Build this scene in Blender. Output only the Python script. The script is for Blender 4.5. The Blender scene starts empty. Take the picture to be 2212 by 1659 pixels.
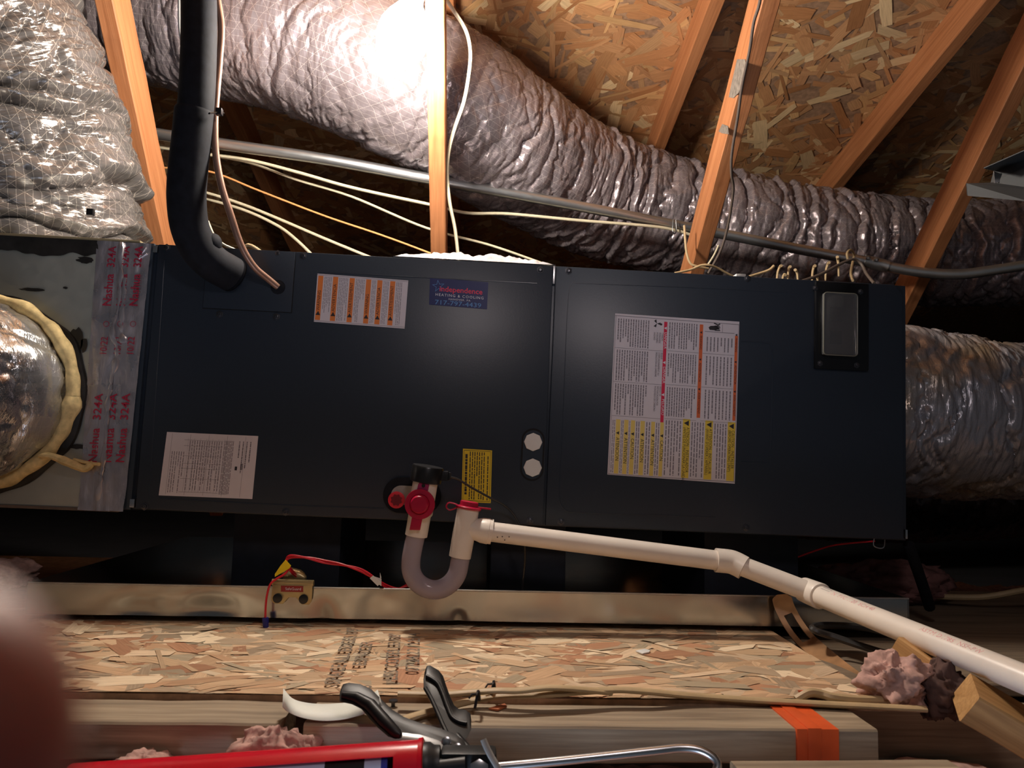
import bpy, bmesh, math, random
import numpy as np
from mathutils import Vector, Matrix, noise

# ------------------------------------------------------------------ camera, light, exposure
F = 1662.0; TILT = 0.018
def rotm(y, x, r):
    return Matrix.Rotation(y, 3, 'Z') @ Matrix.Rotation(x, 3, 'X') @ Matrix.Rotation(r, 3, 'Y')
A3 = Matrix.Rotation(TILT, 3, 'Y')
CL = Vector((.5852, -1.3543, .1201)); RL = rotm(-.0429, .0927, -.0443)
CW = A3 @ CL; RW = A3 @ RL
scene = bpy.context.scene
COL = scene.collection
cam = bpy.data.cameras.new('camera'); co = bpy.data.objects.new('camera', cam); COL.objects.link(co)
cam.sensor_width = 36; cam.lens = F/2212*36; cam.clip_start = .005; cam.clip_end = 50
cam.dof.use_dof = True; cam.dof.focus_distance = 1.36; cam.dof.aperture_fstop = 11.5
co.matrix_world = Matrix.Translation(CW) @ (RW @ Matrix(((1,0,0),(0,0,-1),(0,1,0)))).to_4x4()
scene.camera = co
w = bpy.data.worlds.new('attic_air'); scene.world = w; w.use_nodes = True
w.node_tree.nodes['Background'].inputs[0].default_value = (.66,.72,.8,1)
w.node_tree.nodes['Background'].inputs[1].default_value = .055
def area(name, loc, target, size, power, color):
    l = bpy.data.lights.new(name, 'AREA'); l.shape = 'DISK'; l.size = size; l.energy = power; l.color = color
    o = bpy.data.objects.new(name, l); COL.objects.link(o); o.location = loc
    o.rotation_euler = (Vector(target)-Vector(loc)).to_track_quat('-Z', 'Y').to_euler(); return o
area('hatch_daylight', (.42,-1.25,-.78), (.6,0,.15), .32, 4.6, (.62,.76,1))      # cool light coming up through the attic hatch
area('label_fill_light', (.75,-1.15,.74), (.75,0,.12), .14, 1.8, (1,.86,.86))           # unseen fill lamp, added to brighten the panel labels
BULB_STRENGTH = 370
scene.view_settings.view_transform = 'Standard'; scene.view_settings.look = 'None'
scene.view_settings.exposure = 0; scene.view_settings.gamma = 1; scene.view_settings.use_curve_mapping = False

# ------------------------------------------------------------------ pixel -> place helpers
def ray(px, py, R=RW):
    d = R @ Vector(((px-1106)/F, 1, -(py-829.5)/F)); return d/d.y
def aY(px, py, Y): return CW + ray(px, py)*(Y-CW.y)
def aZ(px, py, Z): d = ray(px, py); return CW + d*((Z-CW.z)/d.z)
def aX(px, py, X): d = ray(px, py); return CW + d*((X-CW.x)/d.x)
def uL(px, py, Y=0): return CL + ray(px, py, RL)*(Y-CL.y)       # air handler's own frame
rnd = random.Random(7)

# ------------------------------------------------------------------ materials
def lin(c): return tuple(((v/12.92) if v <= .04045 else ((v+.055)/1.055)**2.4) for v in c)
def rgb(r, g, b): return lin((r/255, g/255, b/255))+(1,)
class NT:
    def __init__(s, name):
        s.m = bpy.data.materials.new(name); s.m.use_nodes = True; s.t = s.m.node_tree; s.n = s.t.nodes
        s.b = s.n['Principled BSDF']
    def add(s, typ, **kw):
        n = s.n.new(typ)
        for k, v in kw.items():
            if k.startswith('i_'):
                n.inputs[k[2:].replace('_', ' ')].default_value = v
            else: setattr(n, k, v)
        return n
    def link(s, a, b): s.t.links.new(a, b)
    def set(s, **kw):
        for k, v in kw.items(): s.b.inputs[k.replace('_', ' ')].default_value = v
    def noise(s, scale=5, detail=4, rough=.55, coord='Object', vec=None, stretch=None, dist=0):
        t = s.add('ShaderNodeTexNoise'); t.inputs['Scale'].default_value = scale; t.inputs['Detail'].default_value = detail
        t.inputs['Roughness'].default_value = rough; t.inputs['Distortion'].default_value = dist
        if vec is None:
            tc = s.add('ShaderNodeTexCoord'); vec = tc.outputs[coord]
        if stretch:
            mp = s.add('ShaderNodeMapping'); mp.inputs['Scale'].default_value = stretch; s.link(vec, mp.inputs[0]); vec = mp.outputs[0]
        s.link(vec, t.inputs['Vector']); return t
    def ramp(s, fac, stops):
        r = s.add('ShaderNodeValToRGB'); e = r.color_ramp.elements
        while len(e) < len(stops): e.new(.5)
        for i, (p, c) in enumerate(stops): e[i].position = p; e[i].color = c
        s.link(fac, r.inputs[0]); return r
    def bump(s, h, strength=.3, dist=.002, normal=None):
        b = s.add('ShaderNodeBump'); b.inputs['Strength'].default_value = strength; b.inputs['Distance'].default_value = dist
        s.link(h, b.inputs['Height'])
        if normal: s.link(normal, b.inputs['Normal'])
        return b
def plain(name, col, rough=.5, metal=0, var=.12, scale=30, bump=0, **kw):
    k = NT(name); k.set(Roughness=rough, Metallic=metal, **kw)
    n = k.noise(scale, 3)
    lo = tuple(c*(1-var) for c in col[:3])+(1,); hi = tuple(min(1, c*(1+var)) for c in col[:3])+(1,)
    r = k.ramp(n.outputs[0], [(.3, lo), (.7, hi)]); k.link(r.outputs[0], k.b.inputs['Base Color'])
    if bump: b = k.bump(n.outputs[0], bump, .001); k.link(b.outputs[0], k.b.inputs['Normal'])
    return k.m
def wood(name, a, b, knots=True, rough=.65):
    k = NT(name); k.set(Roughness=rough)
    g = k.noise(9, 6, .6, stretch=(.35, 7, 7), dist=.4)
    r = k.ramp(g.outputs[0], [(.3, a), (.5, tuple((x+y)/2 for x, y in zip(a, b))), (.72, b)])
    tc = k.add('ShaderNodeTexCoord'); mp = k.add('ShaderNodeMapping'); mp.inputs['Scale'].default_value = (1.5, 60, 60)
    k.link(tc.outputs['Object'], mp.inputs[0])
    f = k.noise(4, 3, vec=mp.outputs[0])
    mx = k.add('ShaderNodeMix', data_type='RGBA', blend_type='MULTIPLY'); mx.inputs[0].default_value = .55
    fr = k.ramp(f.outputs[0], [(.3, (.62,.55,.5,1)), (.6, (1,1,1,1))])
    k.link(r.outputs[0], mx.inputs['A']); k.link(fr.outputs[0], mx.inputs['B'])
    out = mx.outputs['Result']
    if knots:
        st = k.noise(3.5, 4, .6); sr = k.ramp(st.outputs[0], [(.28, (.6,.55,.52,1)), (.42, (1,1,1,1))])
        m2 = k.add('ShaderNodeMix', data_type='RGBA', blend_type='MULTIPLY'); m2.inputs[0].default_value = .6
        k.link(out, m2.inputs['A']); k.link(sr.outputs[0], m2.inputs['B']); out = m2.outputs['Result']
    k.link(out, k.b.inputs['Base Color'])
    bp = k.bump(f.outputs[0], .35, .0012); k.link(bp.outputs[0], k.b.inputs['Normal']); return k.m
def film(name, base, line, metal=.65, rough=.22, bumpS=.6, lineS=1.0, crinkle=40, blot=None):
    """reinforced mylar film: gloss, fine crinkles and the triangular scrim of threads laid out in UV metres"""
    k = NT(name); k.set(Metallic=metal)
    uv = k.add('ShaderNodeUVMap'); 
    nz = k.noise(6, 3, vec=uv.outputs[0]); sc = k.add('ShaderNodeVectorMath', operation='SCALE'); sc.inputs['Scale'].default_value = .022
    k.link(nz.outputs[1], sc.inputs[0]); ad = k.add('ShaderNodeVectorMath', operation='ADD'); k.link(uv.outputs[0], ad.inputs[0]); k.link(sc.outputs[0], ad.inputs[1])
    sep = k.add('ShaderNodeSeparateXYZ'); k.link(ad.outputs[0], sep.inputs[0])
    def M(op, a, b=None):
        n = k.add('ShaderNodeMath', operation=op)
        for i, x in enumerate((a, b)):
            if x is None: continue
            if isinstance(x, (int, float)): n.inputs[i].default_value = x
            else: k.link(x, n.inputs[i])
        return n.outputs[0]
    U, V = sep.outputs[0], sep.outputs[1]
    def fam(a, b, pitch, w):
        t = M('ADD', M('MULTIPLY', U, a/pitch), M('MULTIPLY', V, b/pitch))
        fr = M('FRACT', t); d = M('ABSOLUTE', M('SUBTRACT', fr, .5)); return M('GREATER_THAN', d, .5-w/pitch/2)
    L = M('MAXIMUM', fam(0, 1, .014, .0006), M('MAXIMUM', fam(.8, .6, .026, .0007), fam(.8, -.6, .026, .0007)))
    n0 = k.noise(1.7, 3, vec=uv.outputs[0]); r0 = k.ramp(n0.outputs[0], [(.3, tuple(c*.6 for c in base[:3])+(1,)), (.7, base)])
    colr = r0.outputs[0]
    if blot:
        nb = k.noise(5, 4, vec=uv.outputs[0]); fb = k.ramp(nb.outputs[0], [(.45, (0,0,0,1)), (.62, (1,1,1,1))])
        mb = k.add('ShaderNodeMix', data_type='RGBA'); k.link(fb.outputs[0], mb.inputs[0]); k.link(colr, mb.inputs['A']); mb.inputs['B'].default_value = blot; colr = mb.outputs['Result']
    mx = k.add('ShaderNodeMix', data_type='RGBA'); k.link(M('MULTIPLY', L, lineS), mx.inputs[0])
    k.link(colr, mx.inputs['A']); mx.inputs['B'].default_value = line; k.link(mx.outputs['Result'], k.b.inputs['Base Color'])
    nr = k.noise(22, 3, vec=uv.outputs[0]); rr = k.ramp(nr.outputs[0], [(.3, (rough*.6,)*3+(1,)), (.7, (rough*1.9,)*3+(1,))])
    k.link(rr.outputs[0], k.b.inputs['Roughness'])
    c1 = k.noise(crinkle, 6, .66, vec=uv.outputs[0], stretch=(1.6, .28, 1), dist=.6)
    v1 = k.add('ShaderNodeTexVoronoi', feature='DISTANCE_TO_EDGE'); v1.inputs['Scale'].default_value = crinkle*.5
    mp = k.add('ShaderNodeMapping'); mp.inputs['Scale'].default_value = (1.3, .3, 1); k.link(ad.outputs[0], mp.inputs[0]); k.link(mp.outputs[0], v1.inputs['Vector'])
    hs = M('ADD', c1.outputs[0], M('MULTIPLY', M('MINIMUM', v1.outputs[0], .25), 1.2))
    bp = k.bump(hs, bumpS, .006); bp2 = k.bump(L, .25, .0006, bp.outputs[0]); k.link(bp2.outputs[0], k.b.inputs['Normal'])
    return k.m
def galv(name, base=(.62,.63,.62,1), rough=.3, sc=8):
    k = NT(name); k.set(Metallic=.95)
    n = k.noise(sc, 4); r = k.ramp(n.outputs[0], [(.3, tuple(c*.72 for c in base[:3])+(1,)), (.7, base)]); k.link(r.outputs[0], k.b.inputs['Base Color'])
    v = k.add('ShaderNodeTexVoronoi'); v.inputs['Scale'].default_value = 70; tc = k.add('ShaderNodeTexCoord'); k.link(tc.outputs['Object'], v.inputs['Vector'])
    rr = k.ramp(v.outputs[1], [(0, (rough*.95,)*3+(1,)), (1, (rough*1.06,)*3+(1,))]); k.link(rr.outputs[0], k.b.inputs['Roughness'])
    b = k.bump(n.outputs[0], .05, .01); k.link(b.outputs[0], k.b.inputs['Normal']); return k.m
def vcol(name, rough=.6, spec=.3, grain=True):
    k = NT(name); k.set(Roughness=rough); k.b.inputs['Specular IOR Level'].default_value = spec
    a = k.add('ShaderNodeVertexColor', layer_name='tone')
    if grain:
        uv = k.add('ShaderNodeUVMap'); n = k.noise(1, 4, .6, vec=uv.outputs[0], stretch=(18, 420, 1))
        r = k.ramp(n.outputs[0], [(.3, (.72,.68,.64,1)), (.62, (1,1,1,1))])
        mx = k.add('ShaderNodeMix', data_type='RGBA', blend_type='MULTIPLY'); mx.inputs[0].default_value = 1
        k.link(a.outputs[0], mx.inputs['A']); k.link(r.outputs[0], mx.inputs['B']); k.link(mx.outputs['Result'], k.b.inputs['Base Color'])
    else: k.link(a.outputs[0], k.b.inputs['Base Color'])
    return k.m
M = {}
M['stud'] = wood('orange_pine', (.38,.135,.045,1), (.56,.235,.095,1))
M['joist'] = wood('aged_pine', (.20,.15,.10,1), (.50,.40,.27,1))
M['plywood'] = wood('grey_plywood', (.15,.11,.075,1), (.29,.22,.15,1))
M['rough_lumber'] = wood('fresh_lumber', (.42,.22,.07,1), (.62,.36,.14,1))
M['strand'] = vcol('wood_strands')
M['osb_core'] = plain('strand_board_core', (.36,.21,.12,1), .8, var=.3, scale=60)
M['paint'] = plain('charcoal_cabinet_paint', rgb(42,50,61), .36, var=.06, scale=400, bump=.06)
M['paint_dark'] = plain('charcoal_bead_paint', rgb(48,57,68), .3, var=.05)
M['gap'] = plain('dark_gap', (.006,.006,.007,1), .8)
M['screw'] = plain('dark_screw', (.10,.10,.11,1), .3, .8)
M['zinc'] = plain('zinc', (.6,.6,.6,1), .28, 1)
M['galv'] = galv('galvanised_sheet', (.50,.51,.50,1), .17, 3)
M['galv_plenum'] = galv('galvanised_plenum', (.62,.65,.62,1), .5, 5)
M['conduit'] = galv('conduit_steel', (.62,.64,.65,1), .36, 4)
M['steel_dark'] = plain('grey_channel_steel', (.045,.048,.05,1), .75, 0)
M['pvc'] = plain('white_pvc', rgb(236,226,214), .32, var=.05, scale=12, Subsurface_Weight=.0)
M['clear'] = None
M['red_cap'] = plain('raspberry_red_plastic', rgb(176,18,58), .35, var=.08)
M['red'] = plain('red_paint', rgb(205,14,38), .25, var=.12, scale=14)
M['red_wire'] = plain('red_wire', rgb(214,34,52), .35, var=.05)
M['black'] = plain('black_plastic', (.012,.012,.013,1), .3)
M['black_gun'] = plain('black_enamel', (.010,.011,.012,1), .42, var=.2, scale=90); M['black_gun'].node_tree.nodes['Principled BSDF'].inputs['Specular IOR Level'].default_value = .35
M['rubber'] = plain('black_foam_rubber', (.007,.008,.012,1), .8, var=.35, scale=60, bump=.3); M['rubber'].node_tree.nodes['Principled BSDF'].inputs['Specular IOR Level'].default_value = .22
M['mastic'] = plain('black_mastic', (.022,.02,.018,1), .45, var=.5, scale=40, bump=.5)
M['copper'] = plain('brown_copper', (.30,.17,.12,1), .38, .45, var=.2)
M['cable'] = plain('cream_cable', rgb(205,196,168), .45, var=.08)
M['cable_tan'] = plain('tan_cable', rgb(190,165,125), .5, var=.12)
M['cable_orange'] = plain('pale_orange_wire', rgb(225,160,100), .45, var=.05)
M['cable_grey'] = plain('grey_cable', rgb(96,84,76), .5, var=.1)
M['blackcable'] = plain('black_cable', (.03,.028,.027,1), .35)
M['white'] = plain('white_plastic', rgb(232,232,228), .4, var=.03)
M['paper'] = plain('label_paper', rgb(222,214,218), .55, var=.02)
M['paper_white'] = plain('white_paper', rgb(236,240,232), .6, var=.02)
M['ink'] = plain('dark_ink', rgb(48,44,48), .6)
M['ink_grey'] = plain('grey_ink', rgb(128,120,126), .6)
M['ink_orange'] = plain('orange_ink', rgb(236,132,60), .5, var=.03)
M['ink_orange2'] = plain('burnt_orange_ink', rgb(226,108,58), .5, var=.03)
M['ink_red'] = plain('red_ink', rgb(222,36,74), .5, var=.03)
M['ink_yellow'] = plain('yellow_ink', rgb(236,208,110), .5, var=.03)
M['ink_gold'] = plain('gold_ink', rgb(236,206,76), .5, var=.03)
M['label_yellow'] = plain('yellow_label', rgb(240,206,40), .5, var=.03)
M['navy'] = plain('navy_label', rgb(18,30,92), .45, var=.1, scale=20)
M['ink_pink'] = plain('coral_ink', rgb(240,60,90), .5)
M['ink_sky'] = plain('light_blue_ink', rgb(96,150,205), .5)
M['ink_white'] = plain('white_ink', rgb(230,230,235), .5)
M['stencil'] = plain('stencil_ink', (.20,.155,.11,1), .8, var=.4, scale=200)
M['tape_ink'] = plain('magenta_ink', rgb(176,36,66), .45)
M['wool_pink'] = plain('pink_glass_wool', (.52,.32,.27,1), .95, var=.35, scale=60, bump=.8)
M['wool_yellow'] = plain('yellow_glass_wool', (.72,.55,.26,1), .95, var=.25, scale=70, bump=.8)
M['gold'] = plain('gold_tinted_metal', (.50,.40,.20,1), .35, .5, var=.12)
M['tag_yellow'] = plain('yellow_tag', rgb(250,220,20), .5, var=.03)
M['blue'] = plain('blue_wire_nut', rgb(28,34,130), .4)
M['strap'] = plain('brown_strap', (.36,.19,.085,1), .45, var=.3, scale=25)
M['orange_tape'] = plain('orange_tape', rgb(226,92,40), .45, var=.25, scale=14, bump=.3)
M['chip'] = plain('wood_chip', rgb(190,110,70), .7)
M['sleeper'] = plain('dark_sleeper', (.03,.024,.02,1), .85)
M['skin'] = plain('skin', (.34,.16,.11,1), .5, var=.1, Subsurface_Weight=.15)
M['nail'] = plain('finger_nail', (.62,.40,.34,1), .3)
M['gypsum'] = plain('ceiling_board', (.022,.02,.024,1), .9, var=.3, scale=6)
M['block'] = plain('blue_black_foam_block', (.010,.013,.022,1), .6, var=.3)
M['film_dark'] = film('grey_duct_film', (.37,.315,.335,1), (.76,.68,.65,1), .42, .17, .6, .65, 26)
M['film_black'] = film('dark_duct_film', (.085,.075,.085,1), (.2,.18,.18,1), .6, .2, .7, .3, 30)
M['film_left'] = film('grey_jacket_film', (.235,.215,.205,1), (.70,.63,.54,1), .42, .17, .6, .7, 22)
M['film_silver'] = film('silver_film', (.68,.68,.68,1), (.8,.78,.7,1), .9, .2, .9, .35, 36)
M['film_brown'] = film('silver_brown_film', (.50,.50,.55,1), (.6,.58,.55,1), .45, .2, .9, .3, 16, blot=(.42,.32,.22,1))
M['foil'] = film('foil_tape', (.72,.68,.72,1), (.7,.7,.7,1), .75, .3, .25, .0, 50)
k = NT('clear_tube'); k.set(Roughness=.12, IOR=1.25, Metallic=0); k.b.inputs['Transmission Weight'].default_value = .55
k.b.inputs['Base Color'].default_value = (.72,.62,.70,1)
n = k.noise(8, 2); r = k.ramp(n.outputs[0], [(.3, (.60,.52,.60,1)), (.7, (.78,.7,.76,1))]); k.link(r.outputs[0], k.b.inputs['Base Color']); M['clear'] = k.m
k = NT('clear_cover'); k.set(Roughness=.12, IOR=1.45); k.b.inputs['Transmission Weight'].default_value = .85; k.b.inputs['Base Color'].default_value = (.5,.5,.5,1); M['cover'] = k.m
k = NT('bulb_glow'); k.set(Roughness=.4); k.b.inputs['Emission Color'].default_value = (1,.90,.79,1); k.b.inputs['Emission Strength'].default_value = BULB_STRENGTH; M['glow'] = k.m

# ------------------------------------------------------------------ mesh helpers
class MB:
    def __init__(s): s.v = []; s.f = []; s.uv = None; s.col = None
    def add(s, vs, fs):
        o = len(s.v); s.v += [Vector(v) for v in vs]; s.f += [tuple(i+o for i in f) for f in fs]; return s
    def box(s, x0, y0, z0, x1, y1, z1, R=None, c=None):
        vs = [Vector((x, y, z)) for x in (x0, x1) for y in (y0, y1) for z in (z0, z1)]
        if R is not None: cc = Vector(c or (0,0,0)); vs = [R @ (v-cc) + cc for v in vs]
        return s.add(vs, [(0,1,3,2), (4,6,7,5), (0,4,5,1), (2,3,7,6), (0,2,6,4), (1,5,7,3)])
    def tube(s, pts, rad, seg=14, caps=True, flat=None):
        pts = [Vector(p) for p in pts]; n = len(pts)
        if not hasattr(rad, '__len__'): rad = [rad]*n
        T = [(pts[min(i+1, n-1)]-pts[max(i-1, 0)]).normalized() for i in range(n)]
        up = Vector((0,0,1)) if abs(T[0].z) < .9 else Vector((0,1,0))
        N = (up - T[0]*up.dot(T[0])).normalized(); vs = []
        for i in range(n):
            N = (N - T[i]*N.dot(T[i])).normalized(); B = T[i].cross(N)
            for j in range(seg):
                a = 2*math.pi*j/seg; vs.append(pts[i] + (N*math.cos(a)*(flat or 1) + B*math.sin(a))*rad[i])
        fs = [(i*seg+j, i*seg+(j+1) % seg, (i+1)*seg+(j+1) % seg, (i+1)*seg+j) for i in range(n-1) for j in range(seg)]
        if caps: fs += [tuple(range(seg))[::-1], tuple((n-1)*seg+j for j in range(seg))]
        return s.add(vs, fs)
    def lathe(s, prof, axis0, axis1, seg=24):
        """prof: (distance along axis, radius)"""
        a = Vector(axis0); d = (Vector(axis1)-a).normalized()
        return s.tube2([(a+d*t, d, r) for t, r in prof], seg)
    def tube2(s, st, seg):
        vs = []; d = st[0][1]; up = Vector((0,0,1)) if abs(d.z) < .9 else Vector((0,1,0)); N = (up-d*up.dot(d)).normalized(); B = d.cross(N)
        for p, _, r in st:
            for j in range(seg): a = 2*math.pi*j/seg; vs.append(p+(N*math.cos(a)+B*math.sin(a))*max(r, 1e-5))
        n = len(st)
        fs = [(i*seg+j, i*seg+(j+1) % seg, (i+1)*seg+(j+1) % seg, (i+1)*seg+j) for i in range(n-1) for j in range(seg)]
        fs += [tuple(range(seg))[::-1], tuple((n-1)*seg+j for j in range(seg))]
        return s.add(vs, fs)
    def prism(s, poly, off):
        """extrude a 3-D polygon by the vector off"""
        n = len(poly); vs = [Vector(p) for p in poly] + [Vector(p)+Vector(off) for p in poly]
        return s.add(vs, [tuple(range(n))[::-1], tuple(range(n, 2*n))] + [(i, (i+1) % n, n+(i+1) % n, n+i) for i in range(n)])
FR = {}
def obj(name, mb, mat, parent=None, smooth=True, bevel=0, kind=None, uv=None, col=None, frame=None):
    me = bpy.data.meshes.new(name)
    if isinstance(mb, MB): vs, fs = mb.v, mb.f
    else: vs, fs = mb
    F_ = FR.get(parent) if parent is not None else (frame or None)
    if isinstance(vs, np.ndarray):
        if F_ is not None:
            Mi = np.array(F_.inverted()); vs = vs @ Mi[:3,:3].T + Mi[:3,3]
        me.vertices.add(len(vs)); me.vertices.foreach_set('co', vs.astype(np.float32).ravel())
        nf = len(fs); k = fs.shape[1]; me.loops.add(nf*k); me.loops.foreach_set('vertex_index', fs.astype(np.int32).ravel())
        me.polygons.add(nf); me.polygons.foreach_set('loop_start', np.arange(0, nf*k, k, dtype=np.int32)); me.update(calc_edges=True)
    else:
        if F_ is not None: Mi = F_.inverted(); vs = [Mi @ v for v in vs]
        me.from_pydata([tuple(v) for v in vs], [], fs); me.update()
    if uv is not None:
        l = me.uv_layers.new(name='UVMap'); idx = np.empty(len(me.loops), np.int32); me.loops.foreach_get('vertex_index', idx)
        l.data.foreach_set('uv', np.asarray(uv, np.float32)[idx].ravel())
    if col is not None:
        c = me.color_attributes.new('tone', 'FLOAT_COLOR', 'POINT'); c.data.foreach_set('color', np.asarray(col, np.float32).ravel())
    if not isinstance(vs, np.ndarray) or kind == 'fix':
        bm = bmesh.new(); bm.from_mesh(me); bmesh.ops.recalc_face_normals(bm, faces=bm.faces)
        if bevel:
            es = [e for e in bm.edges if len(e.link_faces) == 2 and e.calc_face_angle(0) > .7]
            bmesh.ops.bevel(bm, geom=es, offset=bevel, segments=2, profile=.6, affect='EDGES', clamp_overlap=True)
        bm.to_mesh(me); bm.free()
    if smooth:
        me.polygons.foreach_set('use_smooth', [True]*len(me.polygons)); me.set_sharp_from_angle(angle=math.radians(38)) if not isinstance(vs, np.ndarray) else None
    me.materials.append(M[mat] if isinstance(mat, str) else mat)
    o = bpy.data.objects.new(name, me); COL.objects.link(o)
    if parent is not None: o.parent = parent; FR[o] = FR[parent]
    elif frame is not None: o.matrix_world = frame; FR[o] = frame
    else: FR[o] = Matrix.Identity(4)
    if kind and kind != 'fix': o['kind'] = kind
    return o
def tag(o, label, cat, group=None):
    o['label'] = label; o['category'] = cat
    if group: o['group'] = group
    return o
def thing(name, label, cat, loc=(0,0,0), rot=None, group=None):
    o = bpy.data.objects.new(name, None); COL.objects.link(o); o.empty_display_size = .05
    m = Matrix.Translation(Vector(loc)); 
    if rot is not None: m = m @ rot.to_4x4()
    o.matrix_world = m; FR[o] = m; return tag(o, label, cat, group)
def single(name, mb, mat, label, cat, group=None, **kw):
    c = sum((Vector(v) for v in mb.v), Vector())/len(mb.v)
    c.z = min(v.z for v in mb.v)
    return tag(obj(name, mb, mat, frame=Matrix.Translation(c), **kw), label, cat, group)
def spline(P, n=8):
    P = [Vector(p) for p in P]; out = []
    for i in range(len(P)-1):
        a, b, c, d = P[max(i-1,0)], P[i], P[i+1], P[min(i+2, len(P)-1)]
        for k_ in range(n):
            t = k_/n; out.append(.5*((2*b)+(c-a)*t+(2*a-5*b+4*c-d)*t*t+(3*b-a-3*c+d)*t**3))
    return out+[P[-1]]
def pxpath(L_, n=8, r=False):
    """L_: (px, py, Y)"""
    return spline([aY(*p) for p in L_], n)
# numpy value noise
def _h(i, j, k_, s): 
    n = (i*374761393 + j*668265263 + k_*2147483647 + s*974711).astype(np.int64) & 0xffffffff
    n = ((n ^ (n >> 13))*1274126177) & 0xffffffff; n = ((n ^ (n >> 16))*2246822519) & 0xffffffff
    return ((n ^ (n >> 15)) & 0xffff)/65535.0
def vn(x, y, z, s=0):
    xi, yi, zi = np.floor(x), np.floor(y), np.floor(z); fx, fy, fz = x-xi, y-yi, z-zi
    xi, yi, zi = xi.astype(np.int64), yi.astype(np.int64), zi.astype(np.int64)
    fx, fy, fz = [t*t*(3-2*t) for t in (fx, fy, fz)]; r = 0
    for a in (0, 1):
        for b in (0, 1):
            for c in (0, 1):
                r = r + _h(xi+a, yi+b, zi+c, s)*(fx if a else 1-fx)*(fy if b else 1-fy)*(fz if c else 1-fz)
    return r
def fbm(x, y, z, s=0, o=4):
    r = 0; a = .5
    for i in range(o): r = r + a*vn(x*2**i, y*2**i, z*2**i, s+i); a *= .5
    return r
def flex(name, path, rad, mat, parent=None, nl=500, ns=150, pitch=.045, amp=.05, warp=.03, fold=.03, seed=1, fine=.004, up=None, kind=None, label=None, cat=None, creases=()):
    """insulated flexible duct: a tube along path whose film sags between the rings and creases over them"""
    amp_ = amp; amp = 1 if callable(amp_) else amp_
    P = np.array([tuple(p) for p in path]); d = np.r_[0, np.cumsum(np.linalg.norm(np.diff(P, axis=0), axis=1))]
    S = np.linspace(0, d[-1], nl); P = np.c_[[np.interp(S, d, P[:, i]) for i in range(3)]].T
    for _ in range(30): P[1:-1] = .25*P[:-2]+.5*P[1:-1]+.25*P[2:]
    if hasattr(rad, '__len__'):
        rr = np.interp(S/S[-1], np.linspace(0, 1, len(rad)), rad)
    else: rr = np.full(nl, rad)
    T = np.gradient(P, axis=0); T /= np.linalg.norm(T, axis=1)[:, None]
    N = np.zeros_like(P); u = np.array(up if up else (0,0,1.)); n_ = u-T[0]*u.dot(T[0]); 
    for i in range(nl): n_ = n_-T[i]*n_.dot(T[i]); n_ /= np.linalg.norm(n_); N[i] = n_
    B = np.cross(T, N); th = np.linspace(0, 2*np.pi, ns+1)
    s, t = np.meshgrid(S, th, indexing='ij'); c, sn = np.cos(t), np.sin(t)
    wv = (fbm(c*1.3+9, sn*1.3, s*5, seed)-.47)*2*warp + (fbm(c*4, sn*4+3, s*9, seed+7)-.47)*warp*.8
    ph = (s+wv)/pitch; fr = np.abs(np.sin(np.pi*ph)); depth = vn(np.floor(ph)*1.7+.5, c*1.2+5, sn*1.2+5, seed+3)
    h = -(1-fr**.33)*amp*(.25+1.5*depth*vn(c*2+3, sn*2+3, s*11, seed+5)*1.4)
    if callable(amp_): h = h*amp_(S/S[-1])[:, None]
    q = fbm(c*.9+4, sn*.9+4, s*17+(fbm(c*3, sn*3, s*4, seed+8)-.47)*2.2, seed+11, 3); h = h-np.clip(.045-np.abs(q-.47), 0, 1)*22*fold*.7
    q2 = fbm(c*1.6+4, sn*1.6+4, s*38+(fbm(c*5, sn*5, s*9, seed+9)-.47)*2, seed+13, 3); h = h-np.clip(.04-np.abs(q2-.47), 0, 1)*22*fold*.28
    h = h+(fbm(c*1.8, sn*1.8, s*6, seed+17)-.47)*.10+(fbm(c*4, sn*4, s*120, seed+19, 3)-.44)*fine/rr[:, None]*2.4
    rs = np.random.RandomState(seed)
    for (cnt, a0, a1, dep, wid) in creases:
        for i_ in range(cnt):
            s0 = S[-1]*(a0+(a1-a0)*(i_+.5+rs.uniform(-.35, .35))/cnt); t0_ = rs.uniform(0, 6.28); tl1, tl2 = rs.normal(0, .22, 2)
            ds = s-(s0+rr[:, None]*(tl1*c+tl2*sn)*.6+(fbm(c*2.3, sn*2.3, s*0+i_*3.1, seed+i_)-.47)*.07)
            mask = np.clip(.62+.7*np.cos(t-t0_), 0, 1)**.7
            h = h-dep*rs.uniform(.6, 1.3)*mask*np.exp(-np.abs(ds/wid)**.85)+dep*.35*mask*np.exp(-((ds-wid*3)/(wid*2))**2)
    R_ = rr[:, None]*(1+h)
    V = P[:, None, :]+(N[:, None, :]*c[..., None]+B[:, None, :]*sn[..., None])*R_[..., None]
    idx = np.arange(nl*(ns+1)).reshape(nl, ns+1)
    Fc = np.stack([idx[:-1, :-1], idx[:-1, 1:], idx[1:, 1:], idx[1:, :-1]], -1).reshape(-1, 4)
    uv = np.stack([s, t*rr.mean()], -1).reshape(-1, 2)
    fr_ = None if parent is not None else Matrix.Translation(Vector(tuple(P[0])))
    o = obj(name, (V.reshape(-1, 3), Fc), mat, parent, uv=uv, frame=fr_, kind=kind)
    if label: tag(o, label, cat)
    return o
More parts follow.
